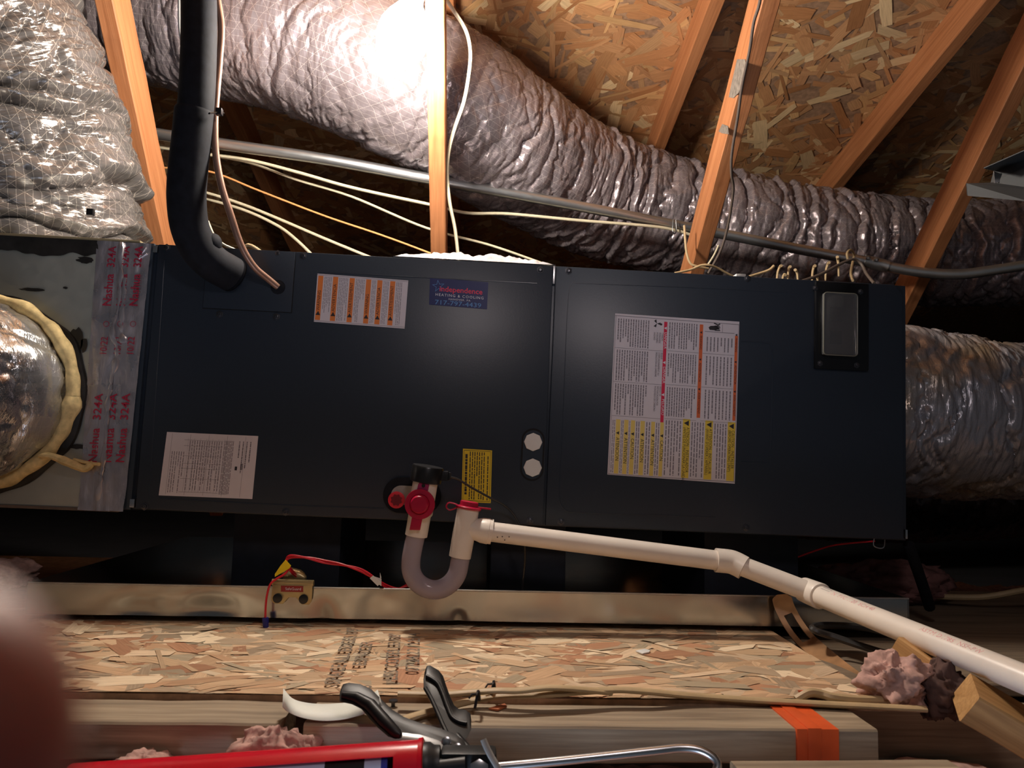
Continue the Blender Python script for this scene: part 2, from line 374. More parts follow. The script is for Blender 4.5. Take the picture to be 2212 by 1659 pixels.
def lumber(name, p0, p1, wd, th, side, mat, parent=None, seed=0, n=None):
    """board from p0 to p1 (centre line); side = direction of its width wd; slightly uneven, edges eased; object x axis runs along the grain"""
    p0, p1 = Vector(p0), Vector(p1); X = (p1-p0).normalized(); Yv = Vector(side); Yv = (Yv-X*Yv.dot(X)).normalized(); Z = X.cross(Yv)
    L = (p1-p0).length; m = Matrix(((X.x,Yv.x,Z.x,p0.x),(X.y,Yv.y,Z.y,p0.y),(X.z,Yv.z,Z.z,p0.z),(0,0,0,1)))
    n = n or max(2, int(L/.03)); e = .0022; prof = []
    a, b = wd/2, th/2
    for sx, sy in ((1,1),(-1,1),(-1,-1),(1,-1)):
        prof += [(sx*a, sy*(b-e)), (sx*(a-e), sy*b)] if sx*sy > 0 else [(sx*(a-e), sy*b), (sx*a, sy*(b-e))]
    vs = []
    for i in range(n+1):
        x = L*i/n
        for j, (y, z) in enumerate(prof):
            d = noise.noise(Vector((x*14+seed*7, j//2*3.1, seed)))*.0012
            vs.append((x, y+d*(1 if y > 0 else -1), z+d*(1 if z > 0 else -1)))
    k_ = len(prof); fs = [(i*k_+j, i*k_+(j+1) % k_, (i+1)*k_+(j+1) % k_, (i+1)*k_+j) for i in range(n) for j in range(k_)]
    fs += [tuple(range(k_))[::-1], tuple(n*k_+j for j in range(k_))]
    me = bpy.data.meshes.new(name); me.from_pydata(vs, [], fs)
    bm = bmesh.new(); bm.from_mesh(me); bmesh.ops.recalc_face_normals(bm, faces=bm.faces); bm.to_mesh(me); bm.free()
    me.materials.append(M[mat]); o = bpy.data.objects.new(name, me); COL.objects.link(o)
    if parent is not None: o.parent = parent; o.matrix_parent_inverse = Matrix.Identity(4); o.matrix_local = FR[parent].inverted() @ m; FR[o] = m
    else: o.matrix_world = m; FR[o] = m
    return o
def strands(name, parent, O, Ux, Uy, lx, ly, count, size, pal, seed, hmax=.0016, ang=.5, kind='stuff'):
    """thousands of thin overlapping wood flakes pressed flat on a board; O corner, Ux/Uy unit axes, normal = Ux x Uy"""
    r = np.random.RandomState(seed); Uz = np.cross(Ux, Uy); V = []; Fc = []; UV = []; C = []
    k_ = 8
    for i in range(count):
        cx, cy = r.rand()*lx, r.rand()*ly; L = size*(.35+r.rand()**1.5*1.3); W_ = size*(.05+.30*r.rand()**1.3); a = r.normal()*ang
        if r.rand() < .25: a += r.rand()*3
        h0 = .0002+hmax*(i/count); tl = r.normal(0, .009, 2)
        sh = [(-.5,-.35),(-.44,-.5),(.1,-.5),(.46,-.48),(.5,.3),(.42,.5),(-.05,.5),(-.46,.46)]
        ca, sa = math.cos(a), math.sin(a); base = len(V); skew = r.normal()*.35
        tone = pal[r.randint(len(pal))]*(.82+.36*r.rand())
        for (u, v) in sh:
            u2, v2 = u+r.normal()*.035, v+r.normal()*.05
            x, y = u2*L+v2*W_*skew, v2*W_
            X, Y = cx+x*ca-y*sa, cy+x*sa+y*ca
            X = min(max(X, 0), lx); Y = min(max(Y, 0), ly)
            V.append(O+Ux*X+Uy*Y+Uz*(h0+x*tl[0]+y*tl[1])); UV.append((x+i*.37, y+i*.11)); C.append((*tone, 1))
        Fc.append([base+j for j in range(k_)])
    return obj(name, (np.array(V), np.array(Fc)), 'strand', parent, uv=np.array(UV), col=np.array(C), kind=kind)
PAL = [np.array(c)*1.12 for c in ((.56,.37,.22),(.60,.42,.26),(.50,.31,.18),(.44,.23,.13),(.68,.51,.34),(.55,.38,.23),(.42,.34,.23),(.76,.61,.42),(.40,.30,.20))]
PALR = [np.array(c)*np.array((1.45,1.55,1.5)) for c in ((.42,.20,.09),(.46,.23,.11),(.38,.17,.075),(.34,.145,.06),(.50,.28,.13),(.62,.42,.24),(.44,.24,.12),(.40,.19,.09))]
def text_mesh(s, size, align='LEFT', bold=0, spacing=1):
    cu = bpy.data.curves.new('t', 'FONT'); cu.body = s; cu.size = size; cu.align_x = align; cu.resolution_u = 2; cu.offset = bold; cu.space_character = spacing
    o = bpy.data.objects.new('t', cu); me = bpy.data.meshes.new_from_object(o)
    vs = [v.co.copy() for v in me.vertices]; fs = [tuple(p.vertices) for p in me.polygons]
    bpy.data.objects.remove(o); bpy.data.meshes.remove(me); bpy.data.curves.remove(cu); return vs, fs
class Sheet:
    """flat print laid out in a sheet's own axes: o = top left, ex right, ey down, n = out of the sheet (all in metres)"""
    def __init__(s, o, ex, ey, n): s.o, s.W, s.H, s.ex, s.ey, s.n = Vector(o), Vector(ex).length, Vector(ey).length, Vector(ex), Vector(ey), Vector(n).normalized()
    def P(s, u, v, h=0): return s.o+s.ex*u+s.ey*v+s.n*h
    def rect(s, mb, u0, v0, u1, v1, h): mb.add([s.P(u0,v0,h), s.P(u1,v0,h), s.P(u1,v1,h), s.P(u0,v1,h)], [(0,3,2,1)])
    def poly(s, mb, pts, h): mb.add([s.P(u,v,h) for u, v in pts], [tuple(range(len(pts)))[::-1]])
    def text(s, mb, st, u, v, size, h, rot=0, align='LEFT', sx=1, bold=0, spacing=1):
        vs, fs = text_mesh(st, size, align, bold, spacing); ca, sa = math.cos(rot), math.sin(rot); e1 = s.ex.normalized(); e2 = s.ey.normalized()
        mb.add([s.P(u, v, h)+e1*(p.x*sx*ca-p.y*sa)-e2*(p.x*sx*sa+p.y*ca) for p in vs], fs)
    def fine(s, mb, u0, v0, u1, v1, rows, h, vertical, fill=.45, seed=0, full=.9):
        r = random.Random(seed)
        for i in range(rows):
            t = (i+.5)/rows; wd = fill/rows/2; p = 0; end = 1 if r.random() < full else r.uniform(.3, .9)
            while p < end:
                q = min(end, p+r.uniform(.03, .12))
                if vertical:
                    a, b = u0+(u1-u0)*(t-wd), u0+(u1-u0)*(t+wd); s.rect(mb, a, v0+(v1-v0)*p, b, v0+(v1-v0)*q, h)
                else:
                    a, b = v0+(v1-v0)*(t-wd), v0+(v1-v0)*(t+wd); s.rect(mb, u0+(u1-u0)*p, a, u0+(u1-u0)*q, b, h)
                p = q+r.uniform(.008, .02)
    def tri(s, mb, u, v, sz, h, rot=0):
        pts = [(0, .6), (-.55, -.4), (.55, -.4)]; ca, sa = math.cos(rot), math.sin(rot); e1 = s.ex.normalized(); e2 = s.ey.normalized()
        vs = [s.P(u, v, h)+e1*sz*(x*ca-y*sa)-e2*sz*(x*sa+y*ca) for x, y in pts]; mb.add(vs, [(0,1,2)])

# ------------------------------------------------------------------ structure
ZF = -.179
mb = MB(); mb.box(-2.6,-.62,-.36, 4.4,4.2,-.345); o = obj('floor', mb, 'gypsum', smooth=False, kind='structure')
def struct(n, mb, mat): return obj(n, mb, mat, smooth=False, kind='structure')
RS = -.222; RZ0 = 1.356
def roofz(Y, off=.094): return RZ0+off+RS*Y
mb = MB(); mb.add([(-2.6,-2.2,roofz(-2.2)), (4.4,-2.2,roofz(-2.2)), (4.4,4.2,roofz(4.2)), (-2.6,4.2,roofz(4.2))], [(0,1,2,3)])
mb.prism([(-2.6,-2.2,roofz(-2.2)), (4.4,-2.2,roofz(-2.2)), (4.4,4.2,roofz(4.2)), (-2.6,4.2,roofz(4.2))], (0,0,.012)); mb.v = mb.v[4:]; mb.f = [tuple(i-4 for i in f) for f in mb.f[1:]]
ceil = obj('ceiling', mb, 'osb_core', smooth=False, kind='structure')
uy = np.array((0, 1, RS)); uy /= np.linalg.norm(uy)
strands('strand', ceil, np.array((-.9, -.6, roofz(-.6))), np.array((0,1,RS))/np.linalg.norm((0,1,RS)), np.array((1.,0,0)), 3.2, 3.8, 9000, .13, PALR, 5, .003, ang=1.4)
mb = MB(); mb.box(-2.6,4.2,-.36, 4.4,4.25,.6); struct('wall_back', mb, 'gypsum')
mb = MB(); mb.box(-2.65,-2.2,-.36, -2.6,4.2,1.95); struct('wall_left', mb, 'gypsum')
mb = MB(); mb.box(4.4,-2.2,-.36, 4.45,4.2,1.95); struct('wall_right', mb, 'gypsum')

# roof trusses: rafter under the sheathing, sloping web in front of the duct
X2 = .478; SP = .68
WEB = [((.515,.596), (.18,1.015)), ((.56,.60), (.08,1.04)), ((.617,.604), (.10,1.04)), ((.765,.60), (.30,1.02))]
LB = ['orange pine truss left of the black pipe, two lit faces', 'bright pine truss web beside the glowing bulb', 'pine truss with grey stains and a thin cable down it, right of centre', 'rightmost pine truss, rising behind the steel channel']
trusses = []
for i in range(4):
    X = X2+SP*(i-1); (y0, z0), (y1, z1) = WEB[i]; d = Vector((0, y1-y0, z1-z0)).normalized(); nrm = Vector((0, d.z, -d.y))   # points back, away from camera
    if nrm.y < 0: nrm = -nrm
    t = thing('roof_truss', LB[i], 'truss', (X, y0, z0), group='pine roof trusses')
    o_ = Vector((X, y0, z0)) + nrm*.0445
    k1 = ((.0445+.02-z0+ (RZ0+.094+RS*y0)) )
    # extend up to the rafter, down towards the floor behind the unit
    tu = (RZ0+RS*y0-z0)/(d.z-RS*d.y)
    lumber('web', o_-d*(z0+.10)/d.z*1.0, o_+d*(tu-.03), .089, .038, nrm, 'stud', t, i)
    lumber('rafter', (X, -1.6, RZ0+RS*-1.6+.0455), (X, 3.9, RZ0+RS*3.9+.0455), .089, .038, (0,-RS,1), 'stud', t, i+10, n=60)
    trusses.append(t)
    if i == 2:
        for pts in ([(1592,128),(1609,128),(1612,150),(1604,175),(1596,200),(1584,212),(1574,210),(1580,180)], [(1560,268),(1572,272),(1574,290),(1560,288),(1552,284)]):
            mb = MB(); mb.prism([aX(x, y, X-.0206) for x, y in pts], (.0008,0,0)); obj('grey_stain', mb, plain('grey_stain', (.20,.17,.14,1), .8, var=.35, scale=90), t, smooth=False)

# ------------------------------------------------------------------ floor boards
JT = -.186
b = thing('strand_board', 'strand board decking with stencilled print, in front of the metal pan', 'floor board', (.3,-.2,ZF-.0115))
xr = 1.10
mb = MB(); mb.box(-1.2,-.404,ZF-.0115, xr,.70,ZF-.0012); core = obj('board_core', mb, 'osb_core', b, smooth=False)
strands('strand', b, np.array((-.6,-.404,ZF-.0012)), np.array((1.,0,0)), np.array((0,1.,0)), xr+.6, .46, 3600, .118, PAL, 3, .0020, ang=.6)
mb = MB()
for st, p0, p1, sz in (('SPACE ALL EDGES 1/8"', (733,1478), (776,1356), .027), ('ESPACER', (789,1438), (806,1385), .025), ('LES COTES LE 1/8"', (858,1470), (866,1368), .026), ('07.24.22  12:14', (905,1450), (907,1368), .026), ('OS', (800,1500), (803,1480), .03)):
    a = aZ(*p0, ZF+.0050); c = aZ(*p1, ZF+.0050); vs, fs = text_mesh(st, 1, bold=.012); L = max(v.x for v in vs); e = (c-a); s_ = e.length/L; e.normalize(); n_ = Vector((-e.y, e.x, 0))
    mb.add([a+e*v.x*s_+n_*v.y*sz for v in vs], fs)
obj('stencil_print', mb, 'stencil', b, smooth=False, kind='stuff')
def joistbox(name, x0, x1, y0, y1, z1, label, seed, th=.038, mat='joist', yaw=0):
    t = lumber(name, (x0,(y0+y1)/2,z1-th/2), (x1,(y0+y1)/2+yaw,z1-th/2), y1-y0, th, (0,1,0), mat, None, seed)
    return tag(t, label, 'joist')
xs = aZ(600,1572,JT).x; xs2 = aZ(652,1570,JT).x; xe = aZ(1912,1588,JT).x
joistbox('floor_joist', -1.3, xs, -.484,-.4065, JT, 'pale weathered flat joist at left, behind the blurred finger', 1)
j2 = thing('floor_joist', 'pale weathered flat joist under the beige cables, orange tape near its end', 'joist', (xs2,-.431,JT-.038))
lumber('beam', (xs2,-.4455,JT-.019), (xe,-.4445,JT-.019), .076, .038, (0,1,0), 'joist', j2, 2)
xa, xb = aZ(1722,1578,JT).x, aZ(1812,1578,JT).x
mb = MB(); 
for (x0, x1, g) in ((xa, xb, .0016), (xa+.012, xb-.02, .0028)): mb.box(x0, -.4845-g, JT-.040-g, x1, -.4062+g*0, JT+g)
obj('orange_tape', mb, 'orange_tape', j2, bevel=.001)
for i, (x0, x1, Y0, Y1, m_, lb) in enumerate(((xr+.004, 4.0, -.28, .5, 'plywood', 'grey-brown plywood deck at right, below the drain pipe'),)):
    mb = MB(); mb.box(x0, Y0, ZF-.03, x1, Y1, ZF-.012)
    tag(lumber('plywood_board', (x0,(Y0+Y1)/2,ZF-.021), (x1,(Y0+Y1)/2,ZF-.021), Y1-Y0, .018, (0,1,0), m_, None, 4), lb, 'floor board')
# joists under the boards
for i, (Y, lb) in enumerate(((.15, 'joist under the middle of the drain pan'),)):
    tag(lumber('floor_joist', (-2.5,Y,ZF-.10), (4.3,Y,ZF-.10), .038, .14, (0,1,0), 'joist', None, 20+i, n=40), lb, 'joist')
tag(lumber('floor_joist', (-2.5,-.30,ZF-.10), (4.3,-.30,ZF-.10), .038, .13, (0,1,0), 'joist', None, 25, n=40), 'joist under the front edge of the strand board', 'joist')
# board at the bottom right, nearer than the joist
p0 = aZ(1560,1659,JT); p1 = aZ(2070,1648,JT)
tag(lumber('scrap_board', (.85,-.627,JT-.01), (1.075,-.619,JT-.01), .11, .02, (0,1,0), 'joist', None, 31), 'short pale board lying at the bottom right edge', 'board')
# insulation
def wool(name, c, r, mat, label, cat='insulation', seed=0, n=26, parent=None, amp=.45, fr=60):
    c = Vector(c); N_ = 40; V = []; 
    th = np.linspace(0, np.pi, N_); ph = np.linspace(0, 2*np.pi, N_*2+1)[:-1]; T, P_ = np.meshgrid(th, ph, indexing='ij')
    x, y, z = np.sin(T)*np.cos(P_), np.sin(T)*np.sin(P_), np.cos(T)
    h = 1+amp*(fbm(x*2.2+5, y*2.2+5, z*2.2+seed, seed, 5)-.47)*2.4+.25*(np.abs(fbm(x*7+5, y*7+5, z*7, seed+3, 3)-.44))*2
    V = np.stack([c.x+x*h*r[0], c.y+y*h*r[1], c.z+z*h*r[2]], -1).reshape(-1, 3)
    idx = np.arange(N_*N_*2).reshape(N_, N_*2); j = np.roll(idx, -1, axis=1)
    Fc = np.stack([idx[:-1], idx[1:], j[1:], j[:-1]], -1).reshape(-1, 4)
    o = obj(name, (V, Fc), mat, parent, frame=None if parent else Matrix.Translation(c-Vector((0,0,r[2]))))
    if parent is None: tag(o, label, cat)
    return o
def woolbed(x0, x1, y0, y1, z, label, seed):
    nx, ny = int((x1-x0)/.012), int((y1-y0)/.012); gx, gy = np.meshgrid(np.linspace(x0,x1,nx), np.linspace(y0,y1,ny), indexing='ij')
    h = z+(fbm(gx*16, gy*16, gx*0, seed, 5)-.5)*.05; V = np.stack([gx, gy, h], -1).reshape(-1, 3)
    idx = np.arange(nx*ny).reshape(nx, ny); Fc = np.stack([idx[:-1,:-1], idx[1:,:-1], idx[1:,1:], idx[:-1,1:]], -1).reshape(-1, 4)
    o = obj('insulation_batt', (V, Fc), 'wool_pink', frame=Matrix.Translation((x0,y0,z-.03)), kind='stuff'); tag(o, label, 'insulation'); return o
woolbed(-1.2,1.9,-.61,-.33,-.285,'pink glass wool filling the bay below the caulking gun', 3)
woolbed(-1.4,3.4,.70,1.15,-.275,'pink glass wool bed behind the air handler', 9)
c = aZ(592,1640,-.262); wool('insulation_tuft', aY(590,1655,-.5), (.042,.03,.036), 'wool_pink', 'pale pink tuft in the joist gap, above the red gun frame', seed=2)
wool('insulation_tuft', aY(310,1662,-.51), (.03,.025,.016), 'wool_pink', 'small pink tuft peeking over the left end of the gun', seed=6)
wool('insulation_clump', aY(1935,1474,-.385), (.038,.032,.03), 'wool_pink', 'crumpled pink wool clump beside the drain pipe', seed=4, amp=.7)
wool('insulation_clump', aY(2030,1495,-.385), (.034,.03,.03), plain('dusty_brown_wool', (.10,.055,.045,1), .95, var=.4, bump=.8), 'dark brown dusty wool clump right of the pink one', seed=8, amp=.7)
wool('insulation_tuft', aY(15,1240,.1), (.05,.04,.025), 'wool_pink', 'dim pink tuft beyond the left end of the pan', seed=12)
wool('insulation_tuft', aY(1910,1262,.35), (.13,.08,.045), plain('shaded_wool', (.22,.10,.09,1), .95, var=.4, bump=.8), 'pink wool, darkened for shade, behind the right end of the pan', seed=13)  # darker copy of the pink wool, with shade put into its colour

# ------------------------------------------------------------------ drain pan
PY0, PY1, PZ0, PZ1 = -.04, .66, -.168, -.118
pl, pr = aY(60,1258,PY0).x, aY(1963,1293,PY0).x
pan = thing('drain_pan', 'shallow galvanised drain pan under the air handler', 'drain pan', ((pl+pr)/2, .3, PZ0))
mb = MB(); nx = 240; nz = 10
dents = [(aY(455,1320,PY0).x, PZ0+.012, .05, .006, .022), (aY(695,1330,PY0).x, PZ0, .018, .007, .03), (aY(990,1340,PY0).x, PZ0, .008, .006, .012), (aY(300,1310,PY0).x, PZ0+.01, .05, .004, .02), (aY(830,1300,PY0).x, PZ0+.01, .06, .004, .03), (aY(1150,1310,PY0).x, PZ0+.03, .1, .003, .03)]
vs = []
for i in range(nx+1):
    x = pl+(pr-pl)*i/nx
    for j in range(nz+1):
        z = PZ0+(PZ1-PZ0)*j/nz; y = PY0+noise.noise(Vector((x*5, z*9, 1)))*.0018
        for dx, dz, sx, dp, sz in dents: y += dp*math.exp(-((x-dx)/sx)**2-((z-dz)/sz)**2)
        vs.append((x, y, z))
mb.add(vs, [(i*(nz+1)+j, (i+1)*(nz+1)+j, (i+1)*(nz+1)+j+1, i*(nz+1)+j+1) for i in range(nx) for j in range(nz)])
obj('front_wall', mb, 'galv', pan)
mb = MB(); mb.tube([(pl+(pr-pl)*i/40, PY0, PZ1) for i in range(41)], .0016, 6); obj('rolled_rim', mb, 'zinc', pan)
mb = MB(); mb.box(pl, PY0, PZ0, pl+.001, PY1, PZ1); obj('side_wall', mb, 'galv', pan, smooth=False)
mb = MB(); mb.box(pr-.001, PY0, PZ0, pr, PY1, PZ1); obj('side_wall', mb, 'galv', pan, smooth=False)
mb = MB(); mb.box(pl, PY1, PZ0, pr, PY1+.001, PZ1); obj('back_wall', mb, 'galv', pan, smooth=False)
mb = MB(); mb.box(pl, PY0+.006, PZ0, pr, PY1, PZ0+.001); obj('pan_base', mb, 'galv', pan, smooth=False)
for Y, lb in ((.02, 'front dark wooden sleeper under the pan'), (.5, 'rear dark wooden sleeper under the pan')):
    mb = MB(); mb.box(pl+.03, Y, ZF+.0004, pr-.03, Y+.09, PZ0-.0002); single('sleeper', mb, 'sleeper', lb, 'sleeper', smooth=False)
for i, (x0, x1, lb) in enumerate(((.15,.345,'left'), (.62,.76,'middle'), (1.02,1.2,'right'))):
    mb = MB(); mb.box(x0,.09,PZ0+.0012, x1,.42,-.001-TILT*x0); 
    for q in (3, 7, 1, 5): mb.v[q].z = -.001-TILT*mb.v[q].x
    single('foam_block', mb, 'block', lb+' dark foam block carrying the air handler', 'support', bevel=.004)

# ------------------------------------------------------------------ air handler (own frame, tilted a little)
L, H, D = 1.36, .463, .53
AH = thing('air_handler', 'long charcoal air handler lying on its side in the pan', 'air handler', (0,0,0), A3)
FRA = FR[AH]
def lp(v): return FRA @ Vector(v)             # local -> world
def lbox(mb, *a):
    m2 = MB().box(*a); mb.add([lp(v) for v in m2.v], m2.f); return mb
def ahp(name, boxes, mat, **kw):
    mb = MB(); [lbox(mb, *b_) for b_ in boxes]; return obj(name, mb, mat, AH, **kw)
xl = -.012
ahp('cabinet', [(xl,.004,0,L,D,H)], 'paint', bevel=.002)
xm = (uL(1195,575).x+uL(1178,1137).x)/2
ahp('end_flange', [(xl,-.003,0,.004,.02,H)], 'paint_dark', bevel=.001)
coil = ahp('coil_panel', [(.012,-.004,.002, xm-.0025,.0039,H-.001)], 'paint', bevel=.0018)
xp = uL(1948,620).x
mb = MB(); poly = [lp((x, -.004, z)) for x, z in ((xm+.002,.002), (xp,.002), (xp,H-.018), (xp-.016,H-.001), (xm+.002,H-.001))]; mb.prism(poly, lp((0,.0079,0))-lp((0,0,0)))
blow = obj('blower_panel', mb, 'paint', AH, bevel=.0018)
ahp('corner_clip', [(.002,-.0045,.004,.010,.003,.018)], 'zinc', bevel=.0005); ahp('corner_clip', [(.003,-.0045,H-.016,.011,.003,H-.004)], 'zinc', bevel=.0005)
ahp('corner_clip', [(xm-.0024,-.0046,H-.034,xm+.0018,.002,H-.001)], 'zinc', bevel=.0005)
ahp('corner_clip', [(xp+.003,-.0046,.004,xp+.007,.002,.02)], 'zinc', bevel=.0005)
# pressed beads
def bead(pxs, par, r=.0011, name='pressed_bead', n=4):
    mb = MB(); mb.tube([FRA @ p for p in spline([uL(x, y, -.0040) for x, y in pxs], n)], r, 6); return obj(name, mb, 'paint_dark', par)
bead([(690,588),(900,599),(1160,612)], coil); bead([(355,562),(345,720),(322,1075)], coil, .0006); bead([(345,1076),(600,1090),(830,1098)], coil)
bead([(1208,1060),(1210,1085),(1222,1102),(1250,1107),(1400,1112),(1545,1118)], blow); bead([(1245,612),(1500,622),(1720,634)], blow, .0006); bead([(1246,612),(1228,640),(1216,900),(1208,1060)], blow, .0006)
bead([(1600,738),(1655,742),(1667,756),(1668,830),(1663,985),(1655,1000),(1600,998)], blow)
# access plate over the line set
q = [uL(445,535,-.0052), uL(637,545,-.0052), uL(630,675,-.0052), uL(443,665,-.0052)]
x0, x1, z0, z1 = (q[0].x+q[3].x)/2, (q[1].x+q[2].x)/2, (q[2].z+q[3].z)/2, H-.002
gapb = [(x0-.0012,-.0048,z0-.0012,x1+.0012,-.004,z1)]
ahp('plate_gap', gapb, 'gap', smooth=False); pt = ahp('access_plate', [(x0,-.0066,z0,x1,-.0049,z1)], 'paint', bevel=.0005)
def screw(px, py, par=None, y=-.0045, r=.0046, mat='screw', name='screw'):
    p = uL(px, py, y); mb = MB(); a = lp((p.x, y+.001, p.z)); bq = lp((p.x, y-.006, p.z))
    mb.lathe([(0, r*1.5), (.0012, r*1.5), (.0016, r), (.0042, r*.92), (.0046, r*.6), (.0036, r*.5), (.0034, 0)], a, bq, 6 if r < .005 else 12); return obj(name, mb, mat, par or AH)
for p in ((360,535),(600,548),(655,553),(1167,583),(1228,585),(1615,602),(474,679),(597,684),(617,1106),(312,1094),(1145,1125),(1212,1127),(1612,1140)): screw(*p)
# knock-out plugs by the seam
def oblong(cx, cz, hw, hh, y, dy, n=14):
    r = min(hw, hh); pts = []
    for i in range(n*2):
        a = math.pi*2*i/(n*2)+.0001; ox = (hw-r)*(1 if math.cos(a) > 0 else -1); oz = (hh-r)*(1 if math.sin(a) > 0 else -1)
        pts.append(lp((cx+ox+r*math.cos(a), y, cz+oz+r*math.sin(a))))
    return MB().prism(pts, lp((0,dy,0))-lp((0,0,0)))
c = uL(1150,982); obj('plug_recess', oblong(c.x, c.z, .0205, .046, -.0046, .001), 'gap', AH); obj('plug_ring', oblong(c.x, c.z, .0175, .0425, -.0055, .0012), 'paint_dark', AH)
for p in ((1151,955),(1150,1010)):
    c = uL(*p); mb = MB(); mb.lathe([(0,.016), (.003,.016), (.0038,.0148), (.0039,0)], lp((c.x,-.0052,c.z)), lp((c.x,-1,c.z)), 8); obj('pipe_plug', mb, 'white', AH, smooth=False)['label'] = 'pale octagonal plug'
# drain grommet with red plug
c = uL(891,1070); g = obj('drain_grommet', oblong(c.x, c.z, .050, .031, -.009, .005), 'rubber', AH, bevel=.002); obj('grommet_plate', oblong(c.x, c.z, .036, .0165, -.0105, .0018), plain('grey_plate', (.35,.34,.32,1), .5), AH)
c = uL(858,1079); mb = MB(); mb.lathe([(0,.0145),(.003,.0145),(.0034,.0125),(.0034,0)], lp((c.x,-.0100,c.z)), lp((c.x,-1,c.z)), 24); rp = obj('red_plug', mb, plain('plug_red', rgb(225,44,60), .4), AH)
mb = MB(); st = [lp((c.x+(.0105 if i % 2 else .0082)*math.cos(i*math.pi/8), -.0136, c.z+(.0105 if i % 2 else .0082)*math.sin(i*math.pi/8))) for i in range(16)]; mb.prism(st, lp((0,-.0012,0))-lp((0,0,0))); obj('star_socket', mb, plain('plug_dark_red', rgb(120,14,30), .5), rp)
# breaker window
c0, c1 = uL(1756,610), uL(1866,803); z1_, z0_ = c0.z, c1.z-.0; x0_, x1_ = c0.x, uL(1870,640).x
wn = ahp('breaker_cover', [(x0_,-.012,z0_,x1_,-.004,z1_)], plain('gloss_black_plate', (.006,.006,.007,1), .25), bevel=.0025)
a0, a1 = uL(1778,632,-.02), uL(1850,770,-.02)
mb = MB(); lbox(mb, a0.x+.004,-.0135,a1.z+.004, a1.x-.004,-.0122,a0.z-.004); obj('breaker_recess', mb, plain('breaker_face', (.03,.03,.03,1), .5), AH, smooth=False)
for k_ in range(2):
    zc = a1.z+(a0.z-a1.z)*(.3+.36*k_); mb = MB(); lbox(mb, a0.x+.014,-.0165,zc-.012, a0.x+.036,-.0136,zc+.012); obj('breaker_switch', mb, 'black', AH, bevel=.001)
mb = MB(); lbox(mb, a0.x,-.024,a1.z, a1.x,-.0121,a0.z); o = obj('clear_cover', mb, 'cover', AH, bevel=.005)
mb = MB(); 
rim = [(a0.x,a1.z),(a1.x,a1.z),(a1.x,a0.z),(a0.x,a0.z)]; rr_ = .006; pts = []
for (cx, cz), a_ in zip(((a1.x-rr_,a0.z-rr_),(a0.x+rr_,a0.z-rr_),(a0.x+rr_,a1.z+rr_),(a1.x-rr_,a1.z+rr_)), (0,90,180,270)):
    for q_ in range(5): an = math.radians(a_+q_*22.5); pts.append(lp((cx+rr_*math.cos(an), -.0235, cz+rr_*math.sin(an))))
mb.tube(pts+[pts[0]], .0011, 6); obj('cover_rim', mb, plain('cover_edge', (.16,.16,.13,1), .3), AH)
for p in ((1762,622),(1859,630),(1772,785),(1851,789)): screw(p[0], p[1], None, -.012, .0036)

# labels on the panels
def sheet(tl, tr, br, bl, y, name, mat, par, label=None):
    P_ = [uL(*p, y) for p in (tl, tr, br, bl)]; W_ = [lp(p) for p in P_]; n_ = lp((0,-1,0))-lp((0,0,0))
    mb = MB(); mb.prism([w_ for w_ in W_], n_*.0005); o = obj(name, mb, mat, par, smooth=False)
    if label: o['label'] = label
    o0 = W_[0]+n_*.0005; return o, Sheet(o0, ((W_[1]-W_[0])+(W_[2]-W_[3]))/2, ((W_[3]-W_[0])+(W_[2]-W_[1]))/2, n_)
def pr(name, mb, mat, par): return obj(name, mb, mat, par, smooth=False, kind='stuff')
PYL = -.0042
lab, S = sheet((686,591),(882,606),(874,710),(678,695), PYL, 'warning_label', 'paper', AH, 'white label with six orange warning bars')
mb = MB(); tx = MB(); fp = MB()
for i, (u0, st) in enumerate(((.012,'WARNING'),(.176,'ADVERTENCIA'),(.358,'AVERTISSEMENT'),(.540,'WARNING'),(.664,'ADVERTENCIA'),(.806,'AVERTISSEMENT'))):
    S.rect(mb, u0, .04, u0+.056, .955, .0002); S.tri(tx, u0+.029, .82, .0075, .0004, 0)
    S.text(tx, st, u0+.042, .76, .0078, .0004, math.pi/2, sx=.95)
    nxt = (.176,.358,.540,.664,.806,.955)[i]; S.fine(fp, u0+.066, .05, nxt-.012, .94, max(3, int((nxt-u0-.07)/.017)), .0002, True, .32, i, .6)
for r_ in ((.0,.02,1,.026),(0,.97,1,.976)): S.rect(fp, *r_, .0002)
pr('printed_bars', mb, 'ink_orange', lab); pr('lettering', tx, 'ink', lab); pr('fine_print', fp, 'ink_grey', lab)
lab, S = sheet((929,600),(1055,610),(1052,668),(927,658), PYL, 'business_sticker', 'navy', AH, 'navy blue sticker with a star')
t1, t2, t3 = MB(), MB(), MB()
def star(S, mb, u, v, r, h, wd=.0007):
    e1 = S.ex.normalized(); e2 = S.ey.normalized(); c_ = S.P(u, v, h); pts = []
    for i in range(10): a = math.pi/2+i*math.pi/5+.15; q_ = r if i % 2 == 0 else r*.4; pts.append(c_+e1*q_*math.cos(a)-e2*q_*math.sin(a))
    inn = [c_+(p-c_)*(1-wd/(r*.35)) for p in pts]
    for i in range(10): j = (i+1) % 10; mb.add([pts[i], pts[j], inn[j], inn[i]], [(0,1,2,3)])
star(S, t3, .15, .29, .0115, .0002)
S.text(t1, 'independence', .54, .47, .0135, .0003, 0, 'CENTER', 1.02, .0002)
S.text(t2, 'HEATING & COOLING', .52, .65, .0068, .0003, 0, 'CENTER', 1.05, 0, 1.25); S.text(t2, 'HANOVER, PA', .52, .77, .0048, .0003, 0, 'CENTER', 1.1, 0, 1.2)
S.text(t3, '717-797-4439', .50, .965, .0115, .0003, 0, 'CENTER', 1.28)
pr('lettering', t1, 'ink_pink', lab); pr('lettering', t2, 'ink_white', lab); pr('lettering', t3, 'ink_sky', lab)
